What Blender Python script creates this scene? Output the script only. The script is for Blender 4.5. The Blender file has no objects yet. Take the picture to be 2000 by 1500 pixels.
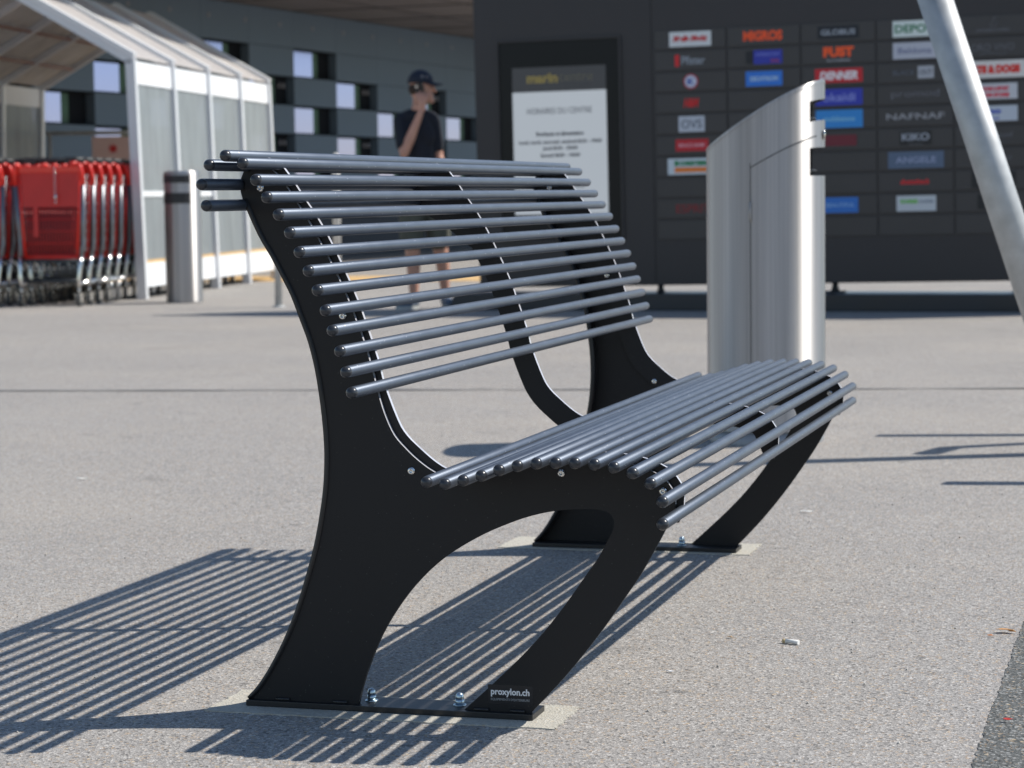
import bpy, bmesh, math, random
import numpy as np
from mathutils import Vector, Matrix, Quaternion
R = math.radians
random.seed(7)
scene = bpy.context.scene
COL = scene.collection

# ---------------------------------------------------------------- camera
CAM = Vector((0.0437, -3.3467, 0.8323))
yaw, pitch, roll = R(-16.092), R(4.6587), R(-0.6888)
fw = Vector((math.sin(yaw)*math.cos(pitch), math.cos(yaw)*math.cos(pitch), -math.sin(pitch)))
rt = Vector((math.cos(yaw), -math.sin(yaw), 0))
up = rt.cross(fw)
rt2 = math.cos(roll)*rt + math.sin(roll)*up
up2 = -math.sin(roll)*rt + math.cos(roll)*up
cd = bpy.data.cameras.new('camera'); cam = bpy.data.objects.new('camera', cd); COL.objects.link(cam)
cam.matrix_world = Matrix(((rt2.x, up2.x, -fw.x, CAM.x), (rt2.y, up2.y, -fw.y, CAM.y), (rt2.z, up2.z, -fw.z, CAM.z), (0, 0, 0, 1)))
cd.sensor_width = 36; cd.lens = 4520.06/2000*36
cd.clip_start = .05; cd.clip_end = 3000
cd.dof.use_dof = True; cd.dof.focus_distance = 3.85; cd.dof.aperture_fstop = 8.6
scene.camera = cam

# ---------------------------------------------------------------- light
SUN_AZ, SUN_EL = R(62.0), R(47.3)      # azimuth from +y towards +x
w = bpy.data.worlds.new('World'); scene.world = w; w.use_nodes = True
nt = w.node_tree; bgn = nt.nodes['Background']
sky = nt.nodes.new('ShaderNodeTexSky'); sky.sky_type = 'NISHITA'; sky.sun_disc = False
sky.sun_elevation = SUN_EL; sky.sun_rotation = SUN_AZ; sky.air_density = 1.0; sky.dust_density = 0.1; sky.ozone_density = 1.0
nt.links.new(sky.outputs[0], bgn.inputs[0]); bgn.inputs[1].default_value = 0.115
sd = bpy.data.lights.new('sun', 'SUN'); sd.energy = 4.7; sd.angle = R(.55); sd.color = (1, .955, .88)
so = bpy.data.objects.new('sun', sd); COL.objects.link(so)
sdir = Vector((math.cos(SUN_EL)*math.sin(SUN_AZ), math.cos(SUN_EL)*math.cos(SUN_AZ), math.sin(SUN_EL)))
so.rotation_euler = sdir.to_track_quat('Z', 'Y').to_euler(); so.location = (6, 4, 12)
vs = scene.view_settings; vs.view_transform = 'Standard'; vs.look = 'None'; vs.exposure = 0.20; vs.gamma = 1; vs.use_curve_mapping = False

# ---------------------------------------------------------------- materials
def srgb(r, g, b):
    f = lambda c: c/12.92 if c <= .04045 else ((c+.055)/1.055)**2.4
    return (f(r/255), f(g/255), f(b/255), 1)
def mat(name, col, rough=.5, metal=0, var=0, vscale=8, bump=0, bscale=200, spec=.5, alpha=1, emis=None, coat=0):
    m = bpy.data.materials.new(name); m.use_nodes = True; t = m.node_tree; b = t.nodes['Principled BSDF']
    b.inputs['Base Color'].default_value = col; b.inputs['Roughness'].default_value = rough; b.inputs['Metallic'].default_value = metal
    b.inputs['Specular IOR Level'].default_value = spec; b.inputs['Coat Weight'].default_value = coat
    if alpha < 1: b.inputs['Alpha'].default_value = alpha
    tc = t.nodes.new('ShaderNodeTexCoord')
    if var:
        n = t.nodes.new('ShaderNodeTexNoise'); n.inputs['Scale'].default_value = vscale; n.inputs['Detail'].default_value = 4
        t.links.new(tc.outputs['Object'], n.inputs['Vector'])
        mr = t.nodes.new('ShaderNodeMapRange'); mr.inputs[1].default_value = .25; mr.inputs[2].default_value = .75
        mr.inputs[3].default_value = 1-var; mr.inputs[4].default_value = 1+var
        t.links.new(n.outputs[0], mr.inputs[0])
        mx = t.nodes.new('ShaderNodeMix'); mx.data_type = 'RGBA'; mx.blend_type = 'MULTIPLY'; mx.inputs[0].default_value = 1
        mx.inputs[6].default_value = col; t.links.new(mr.outputs[0], mx.inputs[7]); t.links.new(mx.outputs[2], b.inputs['Base Color'])
        m2 = t.nodes.new('ShaderNodeMapRange'); m2.inputs[3].default_value = max(.02, rough-.12*var*4); m2.inputs[4].default_value = min(1, rough+.12*var*4)
        t.links.new(n.outputs[0], m2.inputs[0]); t.links.new(m2.outputs[0], b.inputs['Roughness'])
    if bump:
        n = t.nodes.new('ShaderNodeTexNoise'); n.inputs['Scale'].default_value = bscale; n.inputs['Detail'].default_value = 3
        t.links.new(tc.outputs['Object'], n.inputs['Vector'])
        bp = t.nodes.new('ShaderNodeBump'); bp.inputs['Strength'].default_value = bump; bp.inputs['Distance'].default_value = .001
        t.links.new(n.outputs[0], bp.inputs['Height']); t.links.new(bp.outputs[0], b.inputs['Normal'])
    if emis:
        b.inputs['Emission Color'].default_value = emis[0]; b.inputs['Emission Strength'].default_value = emis[1]
    return m

def asphalt(name, base, dark, pale, warm, speck=1.0, stains=True):
    m = bpy.data.materials.new(name); m.use_nodes = True; t = m.node_tree; b = t.nodes['Principled BSDF']; L = t.links.new
    b.inputs['Roughness'].default_value = .85; b.inputs['Specular IOR Level'].default_value = .25
    tc = t.nodes.new('ShaderNodeTexCoord')
    def noise(s, d=3, r=.6):
        n = t.nodes.new('ShaderNodeTexNoise'); n.inputs['Scale'].default_value = s; n.inputs['Detail'].default_value = d; n.inputs['Roughness'].default_value = r
        L(tc.outputs['Object'], n.inputs['Vector']); return n.outputs[0]
    def ramp(v, a, c, lo=0, hi=1):
        mr = t.nodes.new('ShaderNodeMapRange'); mr.inputs[1].default_value = a; mr.inputs[2].default_value = c; mr.inputs[3].default_value = lo; mr.inputs[4].default_value = hi
        L(v, mr.inputs[0]); return mr.outputs[0]
    def mix(f, a, c, bt='MIX'):
        mx = t.nodes.new('ShaderNodeMix'); mx.data_type = 'RGBA'; mx.blend_type = bt
        for s, v in ((mx.inputs[0], f), (mx.inputs[6], a), (mx.inputs[7], c)):
            if isinstance(v, (tuple, float, int)): s.default_value = v
            else: L(v, s)
        return mx.outputs[2]
    vo = t.nodes.new('ShaderNodeTexVoronoi'); vo.inputs['Scale'].default_value = 255; vo.inputs['Randomness'].default_value = 1
    L(tc.outputs['Object'], vo.inputs['Vector'])
    sep = t.nodes.new('ShaderNodeSeparateColor'); L(vo.outputs['Color'], sep.inputs[0])
    c = mix(ramp(noise(.9, 5), .3, .7), base, tuple(x*.86 for x in base[:3])+(1,))
    c = mix(ramp(noise(.75, 4), .45, .70, 0, .5), c, warm)
    c = mix(ramp(sep.outputs[0], .0, .35, .75*speck, 0), c, dark)
    c = mix(ramp(sep.outputs[1], .72, 1, 0, .85*speck), c, pale)
    tanm = t.nodes.new('ShaderNodeMath'); tanm.operation = 'GREATER_THAN'; tanm.inputs[1].default_value = .945; L(sep.outputs[2], tanm.inputs[0])
    tf = t.nodes.new('ShaderNodeMath'); tf.operation = 'MULTIPLY'; tf.inputs[1].default_value = .55*speck; L(tanm.outputs[0], tf.inputs[0])
    c = mix(tf.outputs[0], c, (.62, .42, .24, 1))
    v2 = t.nodes.new('ShaderNodeTexVoronoi'); v2.inputs['Scale'].default_value = 95; L(tc.outputs['Object'], v2.inputs['Vector'])
    s2 = t.nodes.new('ShaderNodeSeparateColor'); L(v2.outputs['Color'], s2.inputs[0])
    def pebble(sock, thr, rad, colr, f):
        g = t.nodes.new('ShaderNodeMath'); g.operation = 'GREATER_THAN'; g.inputs[1].default_value = thr; L(sock, g.inputs[0])
        d = ramp(v2.outputs['Distance'], rad, rad+.12, f*speck, 0)
        mu = t.nodes.new('ShaderNodeMath'); mu.operation = 'MULTIPLY'; L(g.outputs[0], mu.inputs[0]); L(d, mu.inputs[1]); return mix(mu.outputs[0], c, colr)
    c = pebble(s2.outputs[0], .86, .26, pale, .9); c = pebble(s2.outputs[1], .93, .25, (.66, .52, .34, 1), .8); c = pebble(s2.outputs[2], .92, .22, dark, .85)
    c = mix(ramp(noise(560, 2), .42, .60, .55*speck, 0), c, dark)
    if stains:
        c = mix(ramp(noise(2.3, 4, .7), .63, .74, 0, .40), c, dark); c = mix(ramp(noise(11, 3, .6), .66, .74, 0, .55), c, dark); c = mix(ramp(noise(.16, 3, .6), .52, .66, 0, .22), c, (.34, .33, .31, 1))
    L(c, b.inputs['Base Color'])
    bp = t.nodes.new('ShaderNodeBump'); bp.inputs['Strength'].default_value = .55; bp.inputs['Distance'].default_value = .002
    ad = t.nodes.new('ShaderNodeMath'); ad.operation = 'ADD'; L(noise(260, 3), ad.inputs[0]); L(vo.outputs['Distance'], ad.inputs[1])
    L(ad.outputs[0], bp.inputs['Height']); L(bp.outputs[0], b.inputs['Normal'])
    return m

def brushed(name, col, rough=.3, stretch=(90, 90, .8), aniso=.95, arot=0.25):
    m = bpy.data.materials.new(name); m.use_nodes = True; t = m.node_tree; b = t.nodes['Principled BSDF']; L = t.links.new
    b.inputs['Metallic'].default_value = 1; b.inputs['Anisotropic'].default_value = aniso; b.inputs['Anisotropic Rotation'].default_value = arot
    tg = t.nodes.new('ShaderNodeTangent'); tg.direction_type = 'RADIAL'; tg.axis = 'Z'; L(tg.outputs[0], b.inputs['Tangent'])
    tc = t.nodes.new('ShaderNodeTexCoord'); mp = t.nodes.new('ShaderNodeMapping'); mp.inputs['Scale'].default_value = stretch
    L(tc.outputs['Object'], mp.inputs[0]); n = t.nodes.new('ShaderNodeTexNoise'); n.inputs['Scale'].default_value = 1; n.inputs['Detail'].default_value = 5
    L(mp.outputs[0], n.inputs['Vector'])
    mr = t.nodes.new('ShaderNodeMapRange'); mr.inputs[1].default_value = .3; mr.inputs[2].default_value = .7; mr.inputs[3].default_value = .82; mr.inputs[4].default_value = 1.1; L(n.outputs[0], mr.inputs[0])
    mx = t.nodes.new('ShaderNodeMix'); mx.data_type = 'RGBA'; mx.blend_type = 'MULTIPLY'; mx.inputs[0].default_value = 1; mx.inputs[6].default_value = col
    mp2 = t.nodes.new('ShaderNodeMapping'); mp2.inputs['Scale'].default_value = (11, 11, .25); L(tc.outputs['Object'], mp2.inputs[0]); n2 = t.nodes.new('ShaderNodeTexNoise'); n2.inputs['Scale'].default_value = 1; n2.inputs['Detail'].default_value = 2; L(mp2.outputs[0], n2.inputs['Vector'])  # broad vertical colour bands imitate sky reflections in the steel
    r2 = t.nodes.new('ShaderNodeMapRange'); r2.inputs[1].default_value = .35; r2.inputs[2].default_value = .65; r2.inputs[3].default_value = .80; r2.inputs[4].default_value = 1.08; L(n2.outputs[0], r2.inputs[0])
    mm = t.nodes.new('ShaderNodeMath'); mm.operation = 'MULTIPLY'; L(mr.outputs[0], mm.inputs[0]); L(r2.outputs[0], mm.inputs[1])
    L(mm.outputs[0], mx.inputs[7]); L(mx.outputs[2], b.inputs['Base Color'])
    m2 = t.nodes.new('ShaderNodeMapRange'); m2.inputs[3].default_value = rough-.06; m2.inputs[4].default_value = rough+.1; L(n.outputs[0], m2.inputs[0]); L(m2.outputs[0], b.inputs['Roughness'])
    return m

def rod_paint():
    m = mat('anthracite_rod_paint', (.118, .138, .172, 1), .44, .66, var=.08, vscale=14, bump=.12, bscale=900)
    t = m.node_tree; b = t.nodes['Principled BSDF']; L = t.links.new
    tc = t.nodes.new('ShaderNodeTexCoord'); vo = t.nodes.new('ShaderNodeTexVoronoi'); vo.inputs['Scale'].default_value = 420; L(tc.outputs['Object'], vo.inputs['Vector'])
    sep = t.nodes.new('ShaderNodeSeparateColor'); L(vo.outputs['Color'], sep.inputs[0])
    g = t.nodes.new('ShaderNodeMath'); g.operation = 'GREATER_THAN'; g.inputs[1].default_value = .992; L(sep.outputs[0], g.inputs[0])
    lt = t.nodes.new('ShaderNodeMath'); lt.operation = 'LESS_THAN'; lt.inputs[1].default_value = .3; L(vo.outputs['Distance'], lt.inputs[0])
    mu = t.nodes.new('ShaderNodeMath'); mu.operation = 'MULTIPLY'; L(g.outputs[0], mu.inputs[0]); L(lt.outputs[0], mu.inputs[1])
    src = b.inputs['Base Color'].links[0].from_socket
    mx = t.nodes.new('ShaderNodeMix'); mx.data_type = 'RGBA'; L(mu.outputs[0], mx.inputs[0]); L(src, mx.inputs[6]); mx.inputs[7].default_value = (.9, .9, .92, 1)
    L(mx.outputs[2], b.inputs['Base Color'])
    return m

def translucent(name, col, alpha, rough=.5, trans=.35):
    m = bpy.data.materials.new(name); m.use_nodes = True; t = m.node_tree; L = t.links.new
    out = t.nodes['Material Output']; b = t.nodes['Principled BSDF']; b.inputs['Base Color'].default_value = col; b.inputs['Roughness'].default_value = rough
    tc = t.nodes.new('ShaderNodeTexCoord'); mp = t.nodes.new('ShaderNodeMapping'); mp.inputs['Scale'].default_value = (3, 3, .7); L(tc.outputs['Object'], mp.inputs[0])
    n = t.nodes.new('ShaderNodeTexNoise'); n.inputs['Scale'].default_value = 2.2; n.inputs['Detail'].default_value = 4; L(mp.outputs[0], n.inputs['Vector'])
    tr = t.nodes.new('ShaderNodeBsdfTransparent'); tl = t.nodes.new('ShaderNodeBsdfTranslucent'); tl.inputs[0].default_value = col
    m1 = t.nodes.new('ShaderNodeMixShader'); m1.inputs[0].default_value = trans; L(b.outputs[0], m1.inputs[1]); L(tl.outputs[0], m1.inputs[2])
    mr = t.nodes.new('ShaderNodeMapRange'); mr.inputs[1].default_value = .3; mr.inputs[2].default_value = .7; mr.inputs[3].default_value = alpha-.12; mr.inputs[4].default_value = min(1, alpha+.12); L(n.outputs[0], mr.inputs[0])
    m2 = t.nodes.new('ShaderNodeMixShader'); L(mr.outputs[0], m2.inputs[0]); L(tr.outputs[0], m2.inputs[1]); L(m1.outputs[0], m2.inputs[2])
    L(m2.outputs[0], out.inputs[0])
    return m

M = {}
M['asphalt'] = asphalt('pale_asphalt', (.425, .399, .372, 1), (.085, .082, .079, 1), (.75, .71, .66, 1), (.55, .49, .42, 1))
M['asphalt_dark'] = asphalt('dark_asphalt', (.15, .155, .148, 1), (.02, .021, .021, 1), (.48, .48, .46, 1), (.16, .16, .15, 1), stains=False)
M['cream'] = asphalt('cream_concrete', (.56, .53, .455, 1), (.27, .255, .23, 1), (.68, .65, .58, 1), (.47, .43, .35, 1), .5)
M['orange_paving'] = mat('ochre_paving', (.62, .40, .17, 1), .8, var=.15, vscale=3)
M['rod'] = rod_paint()
M['plate'] = mat('black_satin_plate', (.012, .0112, .0120, 1), .60, 0, var=.12, vscale=5, bump=.10, bscale=700, spec=.36)
M['cap'] = mat('black_end_cap', (.036, .039, .046, 1), .28, .2, bump=.1, bscale=900)
M['plate_edge'] = mat('black_plate_edge', (.014, .0138, .015, 1), .42, 0, spec=.5)
def specks(m, scale, thr, col, mixf):
    t = m.node_tree; b = t.nodes['Principled BSDF']; L = t.links.new
    tc = t.nodes.new('ShaderNodeTexCoord'); vo = t.nodes.new('ShaderNodeTexVoronoi'); vo.inputs['Scale'].default_value = scale; L(tc.outputs['Object'], vo.inputs['Vector'])
    sep = t.nodes.new('ShaderNodeSeparateColor'); L(vo.outputs['Color'], sep.inputs[0])
    g = t.nodes.new('ShaderNodeMath'); g.operation = 'GREATER_THAN'; g.inputs[1].default_value = thr; L(sep.outputs[0], g.inputs[0])
    lt = t.nodes.new('ShaderNodeMath'); lt.operation = 'LESS_THAN'; lt.inputs[1].default_value = .35; L(vo.outputs['Distance'], lt.inputs[0])
    mu = t.nodes.new('ShaderNodeMath'); mu.operation = 'MULTIPLY'; L(g.outputs[0], mu.inputs[0]); L(lt.outputs[0], mu.inputs[1])
    m3 = t.nodes.new('ShaderNodeMath'); m3.operation = 'MULTIPLY'; m3.inputs[1].default_value = mixf; L(mu.outputs[0], m3.inputs[0])
    src = b.inputs['Base Color'].links[0].from_socket
    mx = t.nodes.new('ShaderNodeMix'); mx.data_type = 'RGBA'; L(m3.outputs[0], mx.inputs[0]); L(src, mx.inputs[6]); mx.inputs[7].default_value = col; L(mx.outputs[2], b.inputs['Base Color'])
specks(M['plate'], 420, .992, (.25, .24, .23, 1), .16)
M['chrome'] = mat('stainless_bolt', (.72, .71, .69, 1), .18, 1)
M['zinc'] = mat('zinc_nut', (.52, .62, .68, 1), .34, 1)
M['steel'] = brushed('brushed_stainless', (.66, .64, .625, 1), .50)
M['steel_dark'] = mat('bin_liner_dark', (.03, .03, .03, 1), .6)
M['alu'] = mat('white_aluminium', (.66, .67, .70, 1), .35, .15, var=.05, vscale=4)
M['white'] = mat('white_panel', (.78, .79, .80, 1), .5, var=.04, vscale=3)
M['poly'] = translucent('grey_polycarbonate', (.42, .46, .48, 1), .70, .35, .35)
M['roofpoly'] = translucent('roof_polycarbonate', (.80, .77, .75, 1), .88, .4, .50)
M['galv'] = mat('galvanised_tube', (.47, .48, .48, 1), .55, .45, var=.16, vscale=18)
M['black'] = mat('matt_black', (.02, .02, .022, 1), .5)
M['letter'] = mat('white_lettering', (.82, .82, .83, 1), .5)
M['letter_grey'] = mat('grey_lettering', (.35, .36, .37, 1), .5)

# ---------------------------------------------------------------- helpers
def link(o, parent=None):
    COL.objects.link(o)
    if parent is not None: o.parent = parent
    return o
def tag(o, label=None, cat=None, group=None, kind=None):
    if label: o['label'] = label
    if cat: o['category'] = cat
    if group: o['group'] = group
    if kind: o['kind'] = kind
    return o
def empty(name, loc=(0, 0, 0), rz=0, **k):
    o = bpy.data.objects.new(name, None); o.location = loc; o.rotation_euler = (0, 0, rz); o.empty_display_size = .1
    link(o); return tag(o, **k)
def build(name, bm, m, parent=None, smooth=False, **k):
    me = bpy.data.meshes.new(name); bmesh.ops.recalc_face_normals(bm, faces=bm.faces); bm.to_mesh(me); bm.free()
    for x in (m if isinstance(m, (list, tuple)) else [m]): me.materials.append(x)
    if smooth:
        for p in me.polygons: p.use_smooth = True
        if smooth != 2 and len(me.polygons):
            try: me.set_sharp_from_angle(angle=R(38))
            except Exception: pass
    o = bpy.data.objects.new(name, me); link(o, parent); return tag(o, **k)
def BM(): return bmesh.new()
def box(bm, x0, x1, y0, y1, z0, z1, bev=0, mi=0):
    r = bmesh.ops.create_cube(bm, size=1)
    for v in r['verts']:
        v.co = Vector(((x0+x1)/2+v.co.x*(x1-x0), (y0+y1)/2+v.co.y*(y1-y0), (z0+z1)/2+v.co.z*(z1-z0)))
    fs = {f for v in r['verts'] for f in v.link_faces}
    for f in fs: f.material_index = mi
    if bev:
        es = list({e for v in r['verts'] for e in v.link_edges})
        bmesh.ops.bevel(bm, geom=es, offset=bev, segments=2, affect='EDGES', profile=.7)
def tube(bm, p0, p1, r0, r1=None, seg=12, caps=True, mi=0):
    p0, p1 = Vector(p0), Vector(p1); r1 = r0 if r1 is None else r1
    d = p1-p0; q = d.to_track_quat('Z', 'Y'); A = []; B = []
    for i in range(seg):
        a = 2*math.pi*i/seg; u = q @ Vector((math.cos(a), math.sin(a), 0))
        A.append(bm.verts.new(p0+u*r0)); B.append(bm.verts.new(p1+u*r1))
    for i in range(seg):
        f = bm.faces.new((A[i], A[(i+1) % seg], B[(i+1) % seg], B[i])); f.smooth = True; f.material_index = mi
    if caps:
        for c in (A[::-1], B):
            f = bm.faces.new(c); f.material_index = mi
def path(bm, pts, r, seg=10):
    """one swept tube through points"""
    pts = [Vector(p) for p in pts]; rings = []; ref = None
    for i, p in enumerate(pts):
        d = (pts[min(i+1, len(pts)-1)]-pts[max(i-1, 0)]).normalized()
        if ref is None:
            ref = d.orthogonal().normalized()
        ref = (ref-d*ref.dot(d)).normalized(); b = d.cross(ref)
        rr = r[i] if isinstance(r, (list, tuple)) else r
        rings.append([bm.verts.new(p+(ref*math.cos(2*math.pi*k/seg)+b*math.sin(2*math.pi*k/seg))*rr) for k in range(seg)])
    for a, c in zip(rings, rings[1:]):
        for k in range(seg):
            f = bm.faces.new((a[k], a[(k+1) % seg], c[(k+1) % seg], c[k])); f.smooth = True
    bm.faces.new(rings[0][::-1]); bm.faces.new(rings[-1])
def lathe(bm, prof, c=(0, 0, 0), axis='Z', seg=20, mi=0):
    rings = []
    for r, h in prof:
        ring = []
        for k in range(seg):
            a = 2*math.pi*k/seg; x, y = r*math.cos(a), r*math.sin(a)
            v = {'Z': (x, y, h), 'Y': (x, h, y), 'X': (h, x, y)}[axis]
            ring.append(bm.verts.new(Vector(v)+Vector(c)))
        rings.append(ring)
    for a, b in zip(rings, rings[1:]):
        for k in range(seg):
            f = bm.faces.new((a[k], a[(k+1) % seg], b[(k+1) % seg], b[k])); f.smooth = True; f.material_index = mi
    for rg in (rings[0], rings[-1]):
        f = bm.faces.new(rg); f.material_index = mi
def prism_xz(bm, pts, y0, y1, bev=0, mi=0):
    """polygon in x,z extruded along y"""
    a = [bm.verts.new((x, y0, z)) for x, z in pts]; b = [bm.verts.new((x, y1, z)) for x, z in pts]
    f0 = bm.faces.new(a); f1 = bm.faces.new(b[::-1]); n = len(pts); side = []
    for i in range(n):
        f = bm.faces.new((a[i], b[i], b[(i+1) % n], a[(i+1) % n])); side.append(f); f.smooth = True
    if bev:
        es = list(f0.edges)+list(f1.edges)
        bmesh.ops.bevel(bm, geom=es, offset=bev, segments=2, affect='EDGES', profile=.6)
def sheet(name, pts, z, m, **k):
    bm = BM(); bm.faces.new([bm.verts.new((x, y, z)) for x, y in pts]); return build(name, bm, m, **k)
def smooth_poly(pts, n=4):
    """open Catmull-Rom"""
    P = [Vector((x, z, 0)) for x, z in pts]; out = []
    for i in range(len(P)-1):
        a = P[max(i-1, 0)]; b = P[i]; c = P[i+1]; d = P[min(i+2, len(P)-1)]
        for j in range(n):
            t = j/n
            q = .5*((2*b)+(c-a)*t+(2*a-5*b+4*c-d)*t*t+(3*b-a-3*c+d)*t**3); out.append((q.x, q.y))
    out.append(pts[-1]); return out
def smooth_z(vals):
    v = list(vals)
    return [v[0]]+[((a[0]+2*b[0]+c[0])/4, (a[1]+2*b[1]+c[1])/4) for a, b, c in zip(v, v[1:], v[2:])]+[v[-1]]
def text(name, s, size, m, parent, M4, width=None, ext=.0008, shear=0, bold=0, spacing=1, **k):
    cu = bpy.data.curves.new('t', 'FONT'); cu.body = s; cu.size = size; cu.extrude = ext; cu.align_x = 'CENTER'; cu.align_y = 'CENTER'
    cu.shear = shear; cu.offset = bold; cu.space_character = spacing; cu.resolution_u = 3
    to = bpy.data.objects.new('t', cu); COL.objects.link(to); bpy.context.view_layer.update()
    me = bpy.data.meshes.new_from_object(to.evaluated_get(bpy.context.evaluated_depsgraph_get()))
    bpy.data.objects.remove(to)
    xs = [v.co.x for v in me.vertices]; wd = max(xs)-min(xs); cx = (max(xs)+min(xs))/2
    ys = [v.co.y for v in me.vertices]; cy = (max(ys)+min(ys))/2
    sx = (width/wd) if width else 1
    for v in me.vertices: v.co = M4 @ Vector(((v.co.x-cx)*sx, v.co.y-cy, v.co.z))
    me.materials.clear(); me.materials.append(m); me.name = name
    o = bpy.data.objects.new(name, me); link(o, parent); return tag(o, **k)

# ================================================================ ground
G = 1200
bm = BM()
xs = [-G, -60, -20, -8, -2, 2, 8, 20, 60, G]; ys = xs
vv = [[bm.verts.new((x, y, 0)) for x in xs] for y in ys]
for i in range(len(ys)-1):
    for j in range(len(xs)-1): bm.faces.new((vv[i][j], vv[i][j+1], vv[i+1][j+1], vv[i+1][j]))
build('ground', bm, M['asphalt'], kind='structure')
bm = BM(); P = [(3.5, -6), (3.5, 1.9)]+[(-.236+random.uniform(-.0022, .0022), 1.9-i*.012) for i in range(0, 560)]+[(-.236, -6)]
lo = [bm.verts.new((x, y, -.01)) for x, y in P]; hi = [bm.verts.new((x, y, .0015)) for x, y in P]; bm.faces.new(hi)
for i in range(len(P)): bm.faces.new((lo[i], lo[(i+1) % len(P)], hi[(i+1) % len(P)], hi[i]))
build('road_edge', bm, M['asphalt_dark'], kind='structure')
M['joint'] = mat('bitumen_joint', (.13, .13, .13, 1), .7, var=.2, vscale=6)
bm = BM(); n = 60; a0 = Vector((-9, 5.10)); a1 = Vector((6, 7.62)); pr = None
for i in range(n+1):
    p = a0.lerp(a1, i/n); wv = .018+.006*math.sin(i*1.7)+random.uniform(-.004, .004); o = random.uniform(-.006, .006)
    c = [bm.verts.new((p.x, p.y+o-wv, .004)), bm.verts.new((p.x, p.y+o+wv, .004))]
    if pr: bm.faces.new((pr[0], c[0], c[1], pr[1]))
    pr = c
build('path_joint', bm, M['joint'], kind='structure')
def patch(x0, x1, y0, y1):
    bm = BM(); P = []
    def side(a, b, n=26):
        for i in range(n):
            t = i/n; P.append((a[0]+(b[0]-a[0])*t+random.uniform(-.003, .003), a[1]+(b[1]-a[1])*t+random.uniform(-.003, .003)))
    side((x0, y0), (x1, y0)); side((x1, y0), (x1, y1)); side((x1, y1), (x0, y1)); side((x0, y1), (x0, y0))
    lo = [bm.verts.new((x, y, -.01)) for x, y in P]; hi = [bm.verts.new((x, y, .0018)) for x, y in P]; bm.faces.new(hi)
    for i in range(len(P)): bm.faces.new((lo[i], lo[(i+1) % len(P)], hi[(i+1) % len(P)], hi[i]))
    build('concrete_pavement_patch', bm, M['cream'], kind='structure')
patch(-1.475, -.885, .085, .25); patch(-1.50, -.90, 1.87, 2.04)
sheet('ochre_pavement', [(-14, 18.3), (-4.5, 18.3), (-4.5, 19.7), (-14, 19.7)], .004, M['orange_paving'], kind='structure')

# ================================================================ bench
bench = empty('park_bench', (-1.18, 1.045, 0), label='black steel tube bench with curved side frames, in sharp focus in the foreground', cat='bench')
BO = Vector((-1.18, 1.045, 0))
M['edge'] = mat('sunlit_cut_edge', (.62, .62, .66, 1), .35, .3)  # pale colour stands for sun glint on the black plates' cut edges
def sunlit_edge_faces(bm):
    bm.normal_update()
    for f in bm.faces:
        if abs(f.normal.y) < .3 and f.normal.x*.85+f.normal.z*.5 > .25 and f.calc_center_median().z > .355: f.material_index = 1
def bpart(name, bm, m, parent=None, **k):
    bmesh.ops.translate(bm, vec=-BO, verts=bm.verts)
    return build(name, bm, m, parent or bench, **k)
back = [(-1.414, .822), (-1.421, .855), (-1.408, .885), (-1.380, .899), (-1.351, .887), (-1.330, .861), (-1.312, .834), (-1.293, .807), (-1.276, .779), (-1.260, .749), (-1.246, .720), (-1.232, .690), (-1.219, .659), (-1.208, .628), (-1.197, .596), (-1.187, .564), (-1.179, .532)]
seat = [(-1.060, .396), (-1.030, .394), (-1.001, .400), (-.972, .408), (-.944, .417), (-.915, .424), (-.885, .4285), (-.855, .430), (-.825, .4305), (-.795, .429), (-.765, .425), (-.736, .417), (-.709, .402), (-.691, .375), (-.691, .341)]
LEN = 2.09; RR = .0093
def rod_mesh():
    bm = BM(); prof = []
    for k in range(7):
        a = math.pi/2*k/6; prof.append((max(RR*math.sin(a), .0004), -RR*math.cos(a)))
    prof += [(RR, .0012), (RR*.965, .0016), (RR*.965, .0026), (RR, .003)]
    pm = [(r, LEN-h) for r, h in prof[::-1]]
    lathe(bm, prof+[(RR, LEN*.33), (RR, LEN*.66)]+pm, axis='Y', seg=20)
    me = bpy.data.meshes.new('rod'); bmesh.ops.recalc_face_normals(bm, faces=bm.faces); bm.to_mesh(me); bm.free(); me.materials.append(M['rod']); me.materials.append(M['cap'])
    for p in me.polygons:
        if p.center.y < .0018 or p.center.y > LEN-.0018: p.material_index = 1
    return me
rm = rod_mesh()
for nm, lst in (('backrest_rod', back), ('seat_rod', seat)):
    for x, z in lst:
        o = bpy.data.objects.new(nm, rm); link(o, bench); o.location = Vector((x, random.uniform(-.0012, .0012), z))-BO
        o.rotation_euler = (0, random.uniform(0, 6.28), 0)
fillet = [(-1.173, .521), (-1.157, .475), (-1.142, .451), (-1.120, .430), (-1.097, .411), (-1.077, .399)]
def offs(pts, d):
    out = []
    for i, p in enumerate(pts):
        a = Vector(pts[max(i-1, 0)]); b = Vector(pts[min(i+1, len(pts)-1)]); t = (b-a).normalized(); nn = Vector((t.y, -t.x))
        out.append((p[0]+nn.x*d, p[1]+nn.y*d))
    return out
# support arc: front edge runs through the rod centres, 45 mm wide strip, closed head
chain = smooth_poly(back+fillet[1:]+seat, 3)
k0 = 3*9
inner = offs(chain, .043)
inner = [p for i, p in enumerate(inner) if i >= k0 and i < len(chain)-5]
arc_poly = chain+[(-.699, .322), (-.716, .322)]+inner[::-1]+[(-1.352, .772), (-1.385, .792), (-1.405, .806)]
def arc(y0, y1):
    bm = BM(); prism_xz(bm, arc_poly, y0, y1, .0007); bmesh.ops.recalc_face_normals(bm, faces=bm.faces); sunlit_edge_faces(bm); return bpart('support_arc', bm, [M['plate'], M['edge']])
arcs = [arc(.1525, .1605), arc(1.034, 1.042), arc(1.9295, 1.9375)]
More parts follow.
